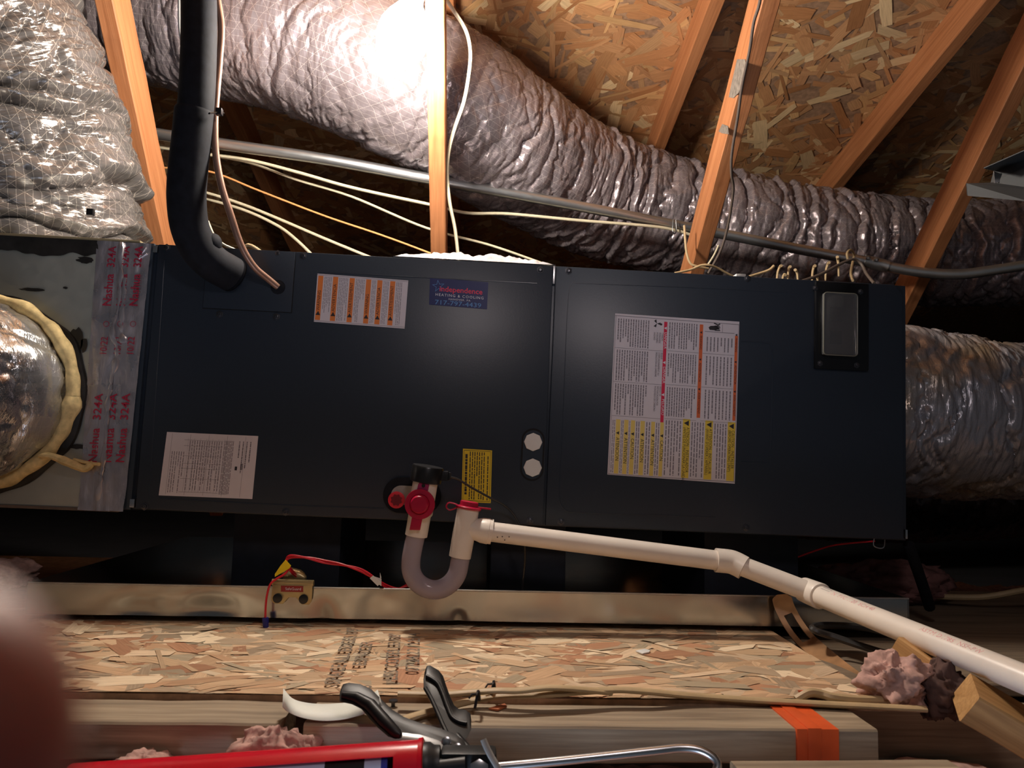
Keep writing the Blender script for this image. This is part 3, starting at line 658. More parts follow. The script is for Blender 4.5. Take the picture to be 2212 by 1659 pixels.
lab, S = sheet((1000,969),(1063,973),(1060,1087),(997,1084), PYL, 'yellow_label', 'label_yellow', AH)
tx = MB(); S.fine(tx, .10, .1, .16, .86, 1, .0002, True, 1.3, 1); S.fine(tx, .22, .05, .78, .95, 7, .0002, True, .4, 5, .7)
S.fine(tx, .84, .12, .9, .95, 1, .0002, True, .6, 3)
for r_ in ((.04,.025,.96,.032),(.04,.968,.96,.975),(.04,.025,.05,.975),(.95,.025,.96,.975)): S.rect(tx, *r_, .0002)
pr('fine_print', tx, 'ink', lab)
lab, S = sheet((361,933),(558,942),(545,1078),(343,1070), PYL, 'rating_label', 'paper', AH, 'white rating label with ruled table')
tx = MB(); g_ = MB(); 
for i in range(13): S.rect(g_, .24+i*.033, .11 if i % 2 else .08, .2415+i*.033, .93, .0002)
for v_ in (.11, .2, .36, .48, .56, .72, .93): S.rect(g_, .2, v_, .62, v_+.004, .0002)
for i in range(5): S.rect(g_, .06+i*.2, .02, .0625+i*.2, .98, .0001)
S.fine(g_, .07, .3, .22, .95, 6, .0002, True, .3, 3, .5); S.fine(g_, .63, .1, .74, .95, 7, .0002, True, .45, 4, .8); S.fine(g_, .78, .1, .94, .6, 4, .0002, True, .3, 9, .4)
S.fine(g_, .25, .12, .62, .9, 14, .0002, True, .28, 14, .5)
S.rect(tx, .775, .5, .80, .56, .0002); S.fine(tx, .83, .45, .86, .55, 2, .0002, True, .5, 2)
pr('fine_print', g_, 'ink_grey', lab); pr('printed_marks', tx, 'ink', lab)
lab, S = sheet((1329,677),(1597,695),(1587,1045),(1312,1025), PYL, 'instruction_label', 'paper', AH, 'large white safety label with red, orange and yellow bars')
bo, br_, by, bg, tk, fp = MB(), MB(), MB(), MB(), MB(), MB(); h1, h2 = .0002, .0004; RT = -math.pi/2
S.rect(br_, .393, .03, .419, .655, h1); S.rect(bo, .679, .03, .707, .612, h1); S.rect(bo, .965, .085, .988, .615, h1)
for u0, u1 in ((.045,.080),(.110,.143),(.163,.196),(.238,.273),(.323,.353),(.395,.423)): S.rect(by, u0, .655, u1, .985, h1)
for u0, u1 in ((.573,.631),(.750,.812),(.930,.990)): S.rect(bg, u0, .625, u1, .985, h1)
wt = MB()
for st, v in (('DANGER',.095),('DANGER',.31),('PELIGRO',.51)): S.text(wt, st, .399, v, .0075, h2, RT); S.tri(wt, .406, v-.025, .005, h2, RT+math.pi)
for u_ in (.685, .969):
    for st, v in (('WARNING',.10),('ADVERTENCIA',.27),('AVERTISSEMENT',.455)): S.text(tk, st, u_, v, .0055, h2, RT, sx=.95); S.tri(tk, u_+.007, v-.02, .004, h2, RT+math.pi)
for u_, st in ((.052,'ATENCIÓN'),(.116,'ATTENTION'),(.169,'CAUTION'),(.245,'ATENCIÓN'),(.328,'ATTENTION'),(.399,'CAUTION')): S.text(tk, st, u_, .765, .0085, h2, RT, sx=.95); S.tri(tk, u_+.011, .738, .0055, h2, RT+math.pi)
for u_, a_, b_ in ((.605,'ATENCIÓN - INSTALADOR','(ANTES DE FUNCIONAR LA UNIDAD)'),(.785,'ATTENTION - INSTALLEUR',"(AVANT D'OPÉRER L'APPAREIL)"),(.963,'CAUTION - INSTALLER','(BEFORE OPERATING UNIT)')):
    S.text(tk, a_, u_, .675, .0072, h2, RT, sx=.92); S.text(tk, b_, u_-.026, .675, .0072, h2, RT, sx=.82); S.tri(tk, u_-.001, .65, .009, h2, RT+math.pi)
hd = MB()
for v_, T_ in ((.10, ('CARBON','MONOXIDE','POISONING','HAZARD')), (.225, ('RISQUE',"D'EMPOISONNEMENT AU",'MONOXYDE DE CARBONE')), (.435, ('RIESGO DE','INTOXICACIÓN POR','MONÓXIDO DE CARBONO'))):
    for i, st in enumerate(T_): S.text(hd, st, .376-.021*i, v_, .0050, h2, RT, sx=.72)
for i, (v0, v1) in enumerate(((.03,.205),(.225,.415),(.435,.625))):
    S.fine(fp, .02, v0, .28, v1, 13, h1, True, .45, i, .75); S.fine(fp, .43, v0, .665, v1-.01, 12, h1, True, .45, i+5, .75)
    S.fine(fp, .73, v0+(.075 if i == 0 else 0), .955, v1-.01, 8, h1, True, .35, i+9, .8)
    S.rect(fp, .01, v1+.008, .392, v1+.010, h1); S.rect(fp, .425, v1+.004, .677, v1+.006, h1); S.rect(fp, .71, v1+.004, .962, v1+.006, h1)
for u0, u1 in ((.085,.108),(.146,.160),(.2,.235),(.278,.32),(.357,.392),(.015,.042)): S.fine(fp, u0, .66, u1, .98, 2, h1, True, .4, int(u0*99), .8)
for u0, u1, n_ in ((.43,.565,6),(.637,.745,5),(.818,.925,5)): S.fine(fp, u0, .64, u1, .975, n_, h1, True, .38, int(u0*77), .8)
for r_ in ((.0,.012,1,.015),(0,.988,1,.991),(.006,.012,.009,.99),(.99,.012,.993,.99),(.72,.07,.96,.073),(.86,.02,.863,.07)): S.rect(fp, *r_, h1)
# small pictograms: fan blades over a head, hand and hook
for a in (0, 2.1, 4.2):
    S.poly(tk, [(.335,.045), (.335+.03*math.cos(a-.35),.045+.024*math.sin(a-.35)), (.335+.034*math.cos(a+.35),.045+.027*math.sin(a+.35))], h1)
S.poly(tk, [(.37+.009*math.cos(i*.7),.048+.007*math.sin(i*.7)) for i in range(9)], h1)
S.poly(tk, [(.75,.045),(.765,.035),(.80,.032),(.83,.038),(.835,.05),(.80,.060),(.76,.060)], h1)
for i in range(4): S.rect(tk, .80, .030+.009*i, .84+.004*(i % 2), .036+.009*i, h1)
S.poly(tk, [(.79,.018),(.795,.012),(.825,.022),(.84,.014),(.845,.02),(.825,.030)], h1)
pr('printed_bars', bo, 'ink_orange2', lab); pr('printed_bars', br_, 'ink_red', lab); pr('printed_bars', by, 'ink_yellow', lab); pr('printed_bars', bg, 'ink_gold', lab)
pr('lettering', tk, 'ink', lab); pr('lettering', wt, 'ink_white', lab); pr('lettering', hd, 'ink_grey', lab); pr('fine_print', fp, 'ink_grey', lab)
# crumpled clear film on top of the cabinet
nx, ny = 90, 30; p0 = lp((uL(850,550).x,0,H)); p1 = lp((uL(1200,572).x,0,H)); vs = []
for i in range(nx+1):
    for j in range(ny+1):
        u, v = i/nx, j/ny; p = p0.lerp(p1, u); e = max(0,math.sin(math.pi*u))**.5*(1 if v < .5 else max(0, math.sin(math.pi*v))**.4)
        h = (.006+.016*(noise.noise(Vector((u*9, v*4, 3)))*.5+.5)+.004*noise.noise(Vector((u*40, v*18, 5))))*e
        vs.append((p.x, -.003+v*.34, p.z+.0012+h*(0 if j == 0 else 1)))
mb = MB(); mb.add(vs, [(i*(ny+1)+j, (i+1)*(ny+1)+j, (i+1)*(ny+1)+j+1, i*(ny+1)+j+1) for i in range(nx) for j in range(ny)])
k = NT('clear_film'); k.set(Roughness=.18, Metallic=.1); n = k.noise(50, 4); r = k.ramp(n.outputs[0], [(.3,(.45,.42,.45,1)),(.7,(.8,.78,.8,1))]); k.link(r.outputs[0], k.b.inputs['Base Color']); b_ = k.bump(n.outputs[0], .6, .003); k.link(b_.outputs[0], k.b.inputs['Normal'])
k.b.inputs['Alpha'].default_value = .92
single('plastic_film', mb, k.m, 'crumpled clear plastic film lying on top of the air handler', 'plastic film')

# ------------------------------------------------------------------ supply plenum with foil tape and collar
SPL = thing('supply_plenum', 'galvanised plenum box taped to the left end of the air handler', 'plenum', (-.3,0,-.01), A3)
def splp(name, boxes, mat, **kw):
    mb = MB(); [lbox(mb, *b_) for b_ in boxes]; return obj(name, mb, mat, SPL, **kw)
zt = H+.002; zb_ = uL(150,1097).z
splp('plenum_box', [(-.62,.001,zb_,-.0135,.5,zt)], 'galv_plenum', bevel=.003)
splp('bottom_seam', [(-.62,-.002,zb_-.004,-.016,.012,zb_+.001)], plain('dull_seam', (.18,.13,.10,1), .5, .3), bevel=.001)
mb = MB(); N_ = 60; top = [uL(-160+ (225+160)*i/N_, 506+16*i/N_, 0) for i in range(N_+1)]; poly = [lp((p.x, -.0006, zt-.002)) for p in top]
low = [lp((p.x, -.0006, zt-.030-.007*noise.noise(Vector((p.x*40,1,2)))-.006*noise.noise(Vector((p.x*14,5,2))))) for p in top[::-1]]
mb.prism(poly+low, Vector((0,-.0012,0))); obj('mastic_band', mb, 'mastic', SPL)
splp('top_trim', [(-.62,-.004,zt-.002,-.02,.01,zt+.002)], plain('tan_trim', (.42,.34,.2,1), .4, .4), bevel=.001)
# foil tape: three lapping strips with a crumpled seam; crinkled in relief
def tape(pxT, pxB, wT, wB, y, name, seed, flare=0):
    nx, nz = 14, 120; vs = []; uvs = []
    for j in range(nz+1):
        t = j/nz; cx = pxT[0]+(pxB[0]-pxT[0])*t; cy = pxT[1]+(pxB[1]-pxT[1])*t; wd = wT+(wB-wT)*t+noise.noise(Vector((t*12, seed, 0)))*2
        for i in range(nx+1):
            s_ = i/nx-.5; p = uL(cx+s_*wd, cy+s_*wd*.055, 0); hh = .0016+.0015*noise.noise(Vector((p.x*90, p.z*25, seed)))+.0009*noise.noise(Vector((p.x*300, p.z*200, seed)))
            hh += (.004+.003*noise.noise(Vector((p.x*60, p.z*50, seed)))) * max(0, (t-.93)/.07) if flare else 0
            vs.append(lp((p.x, -y-hh, p.z))); uvs.append((p.x, p.z))
    o_ = len(vs); f = [(j*(nx+1)+i, j*(nx+1)+i+1, (j+1)*(nx+1)+i+1, (j+1)*(nx+1)+i) for j in range(nz) for i in range(nx)]
    mb = MB().add(vs, f); return obj(name, mb, 'foil', SPL, uv=uvs, smooth=True)
tapes = [tape((240,522),(192,1102), 58, 42, .0008, 'foil_tape', 1, 1), tape((264,524),(222,1103), 40, 40, .0028, 'foil_tape', 2, 1), tape((303,527),(247,1103), 54, 48, .0044, 'foil_tape', 3, 1)]
# crumpled ridge along the middle strip
def ridge(pts, r, seed):
    P_ = spline([uL(x, y, -.006) for x, y in pts], 14); mb = MB()
    mb.tube([lp(p+Vector((noise.noise(p*60+Vector((seed,0,0)))*.002, noise.noise(p*80)*.002, 0))) for p in P_], [r*(.5+abs(noise.noise(p*50))*2) for p in P_], 8, flat=.6); return obj('tape_ridge', mb, 'foil', SPL, uv=[(v.x, v.z) for v in mb.v])
ridge([(262,524),(258,640),(243,720),(252,760),(236,850),(228,960),(214,1060),(212,1098)], .0042, 1); ridge([(270,600),(262,700),(268,740)], .004, 4)
ridge([(316,535),(300,560),(318,548)], .004, 8)
tx = MB(); oo = lp((0,0,0)); n_ = lp((0,-1,0))-oo
for (xT, xB, y_) in ((243,190,.0052),(272,222,.0068),(300,250,.0085)):
    for st, ya, yb, sz in (('Nashua', 1000, 925, .021), ('324A', 908, 850, .019), ('10/22', 768, 728, .017), ('Nashua', 662, 592, .021), ('324A', 578, 532, .019)):
        def at(y): t = (y-522)/580; return xT+(xB-xT)*t+9
        a = uL(at(ya), ya, -y_); c = uL(at(yb), yb, -y_); vs, fs = text_mesh(st, 1, bold=.01 if st != '10/22' else 0); Lx = max(v.x for v in vs); e = c-a; s_ = e.length/Lx; e.normalize(); up_ = Vector((-e.z,0,e.x))
        tx.add([lp(a+e*v.x*s_+up_*v.y*sz) for v in vs], fs)
    a = uL(at(700), 700, -y_); m_ = 20
    vs = [];
    for i in range(m_):
        an = 2*math.pi*i/m_; vs += [lp(a+Vector((.005*math.cos(an)-.005,0,.005*math.sin(an)))), lp(a+Vector((.0042*math.cos(an)-.005,0,.0042*math.sin(an))))]
    tx.add(vs, [(2*i, 2*((i+1) % m_), 2*((i+1) % m_)+1, 2*i+1) for i in range(m_)])
obj('lettering', tx, 'tape_ink', tapes[0], smooth=False, kind='stuff')
# mastic ring and collar
cc = uL(-32,848); 
def ringpts(r, n, y, jit=0, seed=0): return [lp((cc.x+(r+jit*noise.noise(Vector((math.cos(a)*3, math.sin(a)*3, seed))))*math.cos(a), y, cc.z+(r+jit*noise.noise(Vector((math.cos(a)*3, math.sin(a)*3, seed))))*math.sin(a))) for a in [2*math.pi*i/n for i in range(n)]]
mb = MB(); n = 90; A_ = ringpts(.172, n, -.0012, .010, 1)+ringpts(.17, n, -.006, .010, 1)+ringpts(.150, n, -.014, 0, 0)+ringpts(.140, n, -.014)
mb.add(A_, [(k_*n+i, k_*n+(i+1) % n, (k_+1)*n+(i+1) % n, (k_+1)*n+i) for k_ in range(3) for i in range(n)]); obj('mastic_ring', mb, 'mastic', SPL)
for (px_, py_, sx_, sz_) in ((165,735,.012,.022),(182,745,.006,.012),(72,626,.020,.003),(142,622,.004,.002),(185,562,.014,.006),(170,965,.02,.004)):
    p = uL(px_, py_); pts = [lp((p.x+sx_*math.cos(a)*(1+.5*noise.noise(Vector((a*3,px_,0)))), -.0004, p.z+sz_*math.sin(a)*(1+.5*noise.noise(Vector((a*3,py_,1)))))) for a in [i*.35 for i in range(18)]]; obj('mastic_smear', MB().prism(pts, n_*.0012), 'mastic', SPL)

mb = MB(); P_ = []
n = 120; rad = []
P_ = [lp((cc.x+.158*math.cos(a), -.022+.004*noise.noise(Vector((a*4,1,1))), cc.z+.158*math.sin(a))) for a in [2*math.pi*i/n for i in range(n+1)]]
rad = [.0115*(1+.6*noise.noise(Vector((i*.25,3,1)))) for i in range(n+1)]
FX = thing('round_flex_duct', 'silver flex duct with yellow insulation edge, on the plenum face at left', 'duct', lp((cc.x,-.03,cc.z)))
mb.tube(P_, rad, 10, False); obj('insulation_edge', mb, 'wool_yellow', FX)
pth = spline([lp(v) for v in ((cc.x,-.012,cc.z),(cc.x-.004,-.05,cc.z),(cc.x-.03,-.10,cc.z-.01),(cc.x-.12,-.17,cc.z-.03),(cc.x-.26,-.20,cc.z-.07),(cc.x-.45,-.20,cc.z-.13))], 12)
flex('duct_jacket', pth, [.153,.150,.146,.143,.145,.15], 'film_silver', FX, 260, 160, .05, .09, .03, .05, 21, .003)
mb = MB(); P_ = spline([uL(84,985,-.03), uL(110,985,-.03), uL(150,1000,-.022), uL(182,1012,-.012), uL(200,1000,-.01)], 8); mb.tube([lp(p) for p in P_], [.006+.006*math.sin(i/len(P_)*3)+.002*noise.noise(p*90) for i, p in enumerate(P_)], 10, flat=.6)
P_ = spline([uL(160,993,-.01), uL(190,1000,-.012), uL(214,1003,-.014)], 8); mb.tube([lp(p) for p in P_], [.005]*len(P_), 10, flat=.6); obj('insulation_tuft', mb, 'wool_yellow', FX)

# ------------------------------------------------------------------ flexible ducts
UD = thing('flexible_duct', 'wrinkled grey duct bending up off the plenum, top left', 'duct', lp((uL(20,515,.25).x,.25,H)))
pth = pxpath([(40,590,.24),(38,530,.24),(34,470,.235),(26,400,.225),(0,310,.205),(-45,200,.175),(-100,100,.14),(-170,0,.10),(-240,-110,.06)], 10)
flex('duct_jacket', pth, [.238,.246,.248,.248,.25,.25,.25,.25], 'film_left', UD, 560, 220, .105, .07, .16, .045, 41, .0022, creases=((9, .05, .95, .15, .0065),))
mb = MB(); q = aY(198,460,.04); mb.box(q.x-.006,q.y-.008,q.z-.006,q.x+.006,q.y,q.z+.006); obj('tie_head', mb, 'black', UD, bevel=.001)
BD = thing('flexible_duct', 'big wrinkled grey duct running behind the trusses from top left to right', 'duct', aY(1100,330,.9))
pth = pxpath([(120,-60,.62),(300,-5,.62),(450,30,.60),(600,62,.57),(730,105,.56),(850,160,.57),(980,235,.64),(1100,315,.76),(1210,380,.90),(1300,425,.98),(1400,455,1.02),(1500,478,1.05),(1620,502,1.05),(1750,525,1.05),(1900,540,1.06),(2050,548,1.04),(2200,545,1.0),(2380,540,.95)], 10)
flex('duct_jacket', pth, [.215,.21,.205,.20,.20,.195,.19,.185,.18,.178,.175,.175], 'film_dark', BD, 1150, 230, .072, lambda u: np.interp(u, [0,.3,.42,.55,1], [.035,.04,.06,.11,.14]), .09, .03, 61, .0022, creases=((7, .1, .45, .05, .006), (26, .45, .98, .13, .0055)))
RD = thing('return_duct', 'silver film covered return duct joined to the right end of the air handler', 'duct', lp((1.4,.3,.2)))
pth = spline([lp(v) for v in ((1.363,.27,.262),(1.45,.27,.262),(1.56,.27,.252),(1.7,.27,.245),(1.85,.27,.25),(2.1,.27,.26))], 12)
flex('duct_jacket', pth, [.178,.182,.178,.165,.168,.18], 'film_brown', RD, 260, 180, .16, .05, .05, .09, 81, .004)
BK = thing('black_flex_duct', 'dark duct lying low behind the right end of the air handler', 'duct', (1.7,.8,0))
flex('duct_jacket', spline([(1.30,.9,.05),(1.5,.86,.04),(1.75,.8,.04),(2.1,.78,.06),(2.6,.8,.1)], 12), .15, 'film_black', BK, 260, 120, .06, .08, .05, .05, 91, .003)

# ------------------------------------------------------------------ bulb beside the middle truss
LBU = thing('light_bulb', 'glowing white bulb hanging beside the middle truss web', 'light bulb', aY(850,145,.04))
bt = aY(852,140,.04); ctr = aY(878,52,.04); ax = (ctr-bt).normalized()
mb = MB(); prof = [(0,0),(.001,.012),(.006,.024),(.015,.034),(.03,.044),(.045,.0485),(.06,.0495),(.078,.047),(.095,.040),(.112,.029),(.125,.021),(.135,.018)]
mb.lathe(prof, bt, bt+ax, 32); obj('globe', mb, 'glow', LBU)
mb = MB(); mb.lathe([(.134,.0175),(.136,.019),(.165,.019),(.166,.0)], bt, bt+ax, 24); obj('bulb_base', mb, 'white', LBU)
LH = thing('lamp_holder', 'white lamp holder above the bulb on the middle truss', 'lamp holder', bt+ax*.17)
mb = MB(); mb.lathe([(.150,.021),(.152,.026),(.19,.030),(.205,.052),(.215,.052),(.216,0)], bt, bt+ax, 28); obj('holder_cup', mb, 'white', LH)
mb = MB(); q = bt+ax*.235; mb.box(q.x-.045,q.y-.03,q.z-.02,q.x+.03,q.y+.04,q.z+.025); obj('junction_box', mb, 'galv', LH, bevel=.002)
# ------------------------------------------------------------------ cables behind
def cable(name, pts, r, mat, label, cat='cable', n=8, seg=8, group=None, flat=None):
    mb = MB(); mb.tube(pxpath(pts, n), r, seg, True, flat); return single(name, mb, mat, label, cat, group)
CD = thing('conduit', 'galvanised conduit running behind the trusses, past the duct', 'conduit', aY(1300,450,.75))
mb = MB(); mb.tube(pxpath([(330,288,.56),(470,310,.57),(700,344,.58),(920,385,.61),(1100,417,.66),(1300,455,.71),(1480,490,.745),(1600,513,.745),(1740,541,.73),(1880,567,.69)], 6), .0145, 16); obj('conduit_pipe', mb, 'conduit', CD)
mb = MB(); mb.tube(pxpath([(1866,563,.694),(1890,569,.689),(1918,576,.68)], 5), .0172, 18); obj('coupling', mb, 'conduit', CD)
for p in ((1875,559,.672),(1893,563,.668)):
    mb = MB(); q = aY(*p); mb.lathe([(0,.006),(.006,.006),(.007,.004),(.007,0)], q, q+Vector((0,-.4,1)), 8); obj('set_screw', mb, 'zinc', CD)
mb = MB(); mb.tube(pxpath([(1905,573,.684),(1960,584,.67),(2020,591,.65),(2080,592,.63),(2150,583,.61),(2300,560,.58)], 8), .0140, 16); obj('conduit_bend', mb, 'conduit', CD)
cable('cable', [(300,312,.60),(440,332,.60),(540,346,.60),(650,374,.60),(760,405,.61),(930,442,.62),(1010,460,.66),(1100,462,.68),(1250,476,.70),(1400,488,.72),(1458,497,.73),(1500,510,.74)], .0042, 'cable', 'cream cable just below the conduit, tied to it at its right end')
cable('cable', [(440,333,.62),(540,352,.63),(640,388,.63),(760,425,.64),(920,492,.66),(1060,530,.68),(1190,575,.69),(1300,610,.69)], .0033, 'cable', 'thin cream cable sagging to the right top edge of the coil panel')
cable('cable', [(340,362,.66),(450,370,.66),(560,412,.66),(700,466,.66),(830,510,.66),(950,555,.66),(1000,575,.66)], .0027, 'cable_orange', 'pale orange wire stretched from the black pipe to the middle truss')
cable('cable', [(300,380,.70),(440,415,.68),(520,440,.68),(600,472,.67),(700,515,.66),(800,556,.66),(850,575,.66)], .0040, 'cable', 'cream cable, upper of the two lowest behind the black pipe')
cable('cable', [(300,390,.72),(440,428,.70),(530,455,.68),(600,488,.67),(640,518,.65),(675,552,.64),(690,570,.64)], .0040, 'cable', 'pale grey cable, lowest of those behind the black pipe', )
cable('cable', [(950,-20,.22),(978,20,.23),(1006,65,.25),(1016,110,.27),(1013,160,.29),(1002,220,.32),(983,275,.35),(970,325,.38),(966,380,.42),(972,440,.45),(983,495,.48),(990,556,.51),(992,585,.53)], .0062, 'cable', 'thick cream cable curving beside the middle truss web', flat=.55)
cable('cable', [(1648,-40,.02),(1640,10,.05),(1628,50,.08),(1619,110,.13),(1603,185,.19),(1594,250,.24),(1581,330,.31),(1580,375,.35),(1584,410,.39),(1574,480,.46),(1557,540,.50),(1530,590,.53)], .0032, 'cable_grey', 'thin dark grey cable running down the stained truss')
cable('cable', [(1478,487,.54),(1480,515,.54),(1483,545,.54),(1491,568,.54),(1505,575,.54),(1530,580,.55)], .0030, 'cable_tan', 'tan wire looped down the foot of the stained truss')
cable('cable', [(1458,590,.45),(1490,583,.46),(1515,573,.46),(1532,573,.46),(1550,579,.47),(1570,590,.48),(1590,600,.49)], .0028, 'cable_tan', 'tan wire lying on the cabinet top at the stained truss')
cable('cable', [(1530,571,.48),(1543,550,.48),(1552,530,.48)], .0024, 'cable', 'short cream wire end standing beside the stained truss')
cable('cable', [(1596,604,.35),(1640,591,.36),(1662,583,.36),(1672,574,.36)], .0032, 'cable_tan', 'short tan wire with thick end above the blower panel')
cable('cable', [(1730,608,.3),(1770,594,.32),(1812,572,.35),(1842,560,.36),(1860,570,.36),(1872,592,.34),(1888,612,.3)], .0034, 'cable_grey', 'brown cable arching over the right top of the cabinet')
cable('cable', [(1832,562,.60),(1830,547,.60),(1838,540,.62),(1845,550,.66),(1842,566,.66),(1838,590,.6),(1842,606,.55)], .0034, 'cable_tan', 'tan wire hooked over the conduit near its coupling')
ORD = ['leftmost tall', 'third from left', 'fourth from left', 'fifth from left', 'second from right', 'rightmost', 'short hooked', 'leaning']
for i, (x, y, h, dx) in enumerate(((1678,590,24,6),(1702,590,22,3),(1724,595,20,-4),(1754,590,24,4),(1783,585,26,5),(1812,575,28,-2),(1767,602,12,-3),(1690,600,14,4))):  # pale tails modelled in place of reflections in the duct film
    mb = MB(); P_ = pxpath([(x,y+22,.36),(x+dx*.3,y,.36),(x+dx,y-h*.5,.36),(x+dx*1.6,y-h+8,.35)], 5); mb.tube(P_, [.0022+.0016*(k_/len(P_)) for k_ in range(len(P_))], 6); single('film_reflection', mb, 'cable_tan', ORD[i]+' pale tail, a modelled reflection, above the right top edge of the cabinet', 'tie tail', 'modelled reflections behind the blower section')
mb = MB(); q = lp((uL(1605,600).x,.02,H)); mb.box(q.x-.009,q.y-.01,q.z-.002,q.x+.009,q.y+.01,q.z+.007); single('plug', mb, 'white', 'small white plastic plug on the cabinet top', 'plug', bevel=.001)
q = lp((uL(1806,606).x,.10,H)); wool('foam_blob', (q.x,q.y,q.z+.004), (.026,.02,.012), plain('yellow_foam', (.72,.6,.3,1), .7, bump=.4), 'yellow foam blob on the cabinet top at right', 'foam', 5, amp=.5)
mb = MB(); P_ = [aY(1457+dx, 497+dy, .715) for dx, dy in ((-3,-22),(-4,0),(0,8),(4,0),(3,-22))]; mb.tube(spline(P_, 4), .0016, 6); single('cable_tie', mb, 'black', 'black tie holding the cream cable to the conduit', 'cable tie')

# ------------------------------------------------------------------ refrigerant lines
SL = thing('suction_line', 'black foam insulated pipe entering the coil panel', 'pipe', lp((uL(495,592).x,-.01,uL(495,592).z)))
mb = MB(); P_ = pxpath([(426,-420,-.08),(428,-80,-.10),(430,40,-.11),(428,140,-.115),(424,215,-.115),(420,250,-.112)], 8); mb.tube(P_, [.0285]*len(P_), 24); obj('upper_sleeve', mb, 'rubber', SL)
mb = MB(); P_ = pxpath([(420,236,-.112),(414,300,-.108),(406,370,-.10),(403,430,-.09),(410,490,-.075),(430,537,-.058),(462,570,-.036),(496,590,-.012),(506,596,-.004)], 8)
r_ = [.031]*len(P_); r_[0] = .029; r_[-1] = .021; r_[-2] = .023; r_[-4] = .025; r_[-6] = .027; mb.tube(P_, r_, 24); obj('lower_sleeve', mb, 'rubber', SL)
mb = MB(); P_ = pxpath([(449,508,-.058),(456,525,-.056),(462,545,-.052)], 6); mb.tube(P_, [.010,.012,.014,.016,.017,.018,.018,.018,.017,.016,.014,.012,.010], 12); obj('foam_collar', mb, 'rubber', SL)
mb = MB(); mb.tube([aY(452,245,-.14)]+[aY(468,243,-.13), aY(482,245,-.115)], .003, 8, flat=.5); obj('cable_tie', mb, 'black', SL)
mb = MB(); q = aY(474,243,-.125); mb.box(q.x-.005,q.y-.006,q.z-.005,q.x+.005,q.y+.004,q.z+.006); obj('tie_head', mb, 'black', SL, bevel=.001)
mb = MB(); P_ = pxpath([(462,-60,-.085),(470,0,-.085),(478,60,-.085),(474,130,-.09),(468,200,-.10),(464,260,-.10),(466,330,-.095),(478,400,-.09),(497,460,-.08),(520,528,-.06),(548,575,-.04),(582,605,-.018),(600,620,-.008)], 8)
LQ = thing('liquid_line', 'thin brown copper line beside the black pipe', 'pipe', P_[-1]); mb.tube(P_, .0058, 14); obj('copper_tube', mb, 'copper', LQ)
mb = MB(); c = P_[-1]; mb.lathe([(0,.014),(.002,.014),(.004,.010),(.005,.007)], c+Vector((0,.004,0)), c-Vector((0,1,0)), 18); obj('grommet', mb, 'rubber', LQ)
mb = MB(); mb.tube(pxpath([(388,-20,-.06),(389,60,-.06),(396,100,-.06)], 6), .0035, 8); single('bright_wire', mb, 'white', 'white wire along the left side of the black pipe', 'cable')
cable('cable', [(505,560,.02),(530,532,.02),(540,530,.02),(552,536,.02),(565,545,.03)], .003, 'cable_tan', 'small tan wire loop on the cabinet top by the copper line')
cable('cable', [(449,478,.02),(462,508,.01),(480,526,.01),(505,538,.02),(520,545,.03)], .0022, 'cable', 'thin cream wire curling behind the black pipe end')

# ------------------------------------------------------------------ condensate drain
TY = -.07
CDr = thing('condensate_trap', 'white plastic trap with red caps and clear U bend, ahead of the coil panel', 'condensate trap', aY(935,1290,TY))
def lat(name, p0, p1, prof, mat, par, seg=24, **kw): mb = MB(); mb.lathe(prof, p0, p1, seg); return obj(name, mb, mat, par, **kw)
tA, tB = aY(921,1030,TY-.006), aY(899,1157,TY); Ld = (tB-tA).length
lat('inlet_fitting', tA, tB, [(0,.0205),(.02,.0205),(Ld*.62,.0208),(Ld*.66,.0185),(Ld,.0183),(Ld+.0005,.015)], 'pvc', CDr)
kx = aY(921,1020,TY-.006); up_ = (tA-tB).normalized()
mb = MB(); mb.lathe([(-.009,.0235),(-.008,.0255),(.016,.0262),(.018,.025),(.0185,.020),(.0185,0)], tA, tA+up_, 28); cap = obj('float_switch_cap', mb, 'black', CDr)
mb = MB(); q = aY(963,1028,TY-.006); mb.box(q.x-.010,q.y-.007,q.z-.008,q.x+.004,q.y+.007,q.z+.008); mb.box(q.x+.004,q.y-.005,q.z-.007,q.x+.008,q.y+.005,q.z+.006); obj('strain_relief', mb, 'black', CDr, bevel=.001)
# clear out cap seen face on
cf = aY(907,1089,TY-.026); mb = MB(); fw = Vector((-.05,-1,-.02)).normalized()
mb.lathe([(-.006,.0235),(0,.0245),(.003,.0240),(.0035,.0165),(.0025,.0155),(.0095,.0140),(.011,.0125),(.0115,.0)], cf, cf+fw, 36); rc = obj('cleanout_cap', mb, 'red_cap', CDr)
e1 = Vector((1,0,0)); e2 = Vector((.16,0,1)).normalized()
def slab(c_, pts, off, name, mat, par, bev=.0008): mb = MB(); mb.prism([c_+e1*x+e2*z for x, z in pts], off); return obj(name, mb, mat, par, bevel=bev)
slab(cf+Vector((0,-.001,0)), [(-.009,.018),(-.009,.032),(-.006,.037),(-.004,.040),(.003,.040),(.006,.037),(.009,.032),(.009,.018)], (0,.003,0), 'cap_tab', plain('plum_plastic', rgb(150,30,84), .4), rc)
slab(cf+Vector((0,-.001,0)), [(-.0085,-.042),(-.0085,-.018),(.0085,-.018),(.0085,-.042)], (0,.003,0), 'cap_tab', 'red_cap', rc)
mb = MB(); q = cf+e2*.030+Vector((0,-.0015,0)); mb.lathe([(0,.003),(.0006,.003),(.0007,0)], q, q-Vector((0,1,0)), 12); obj('tab_hole', mb, 'gap', rc)
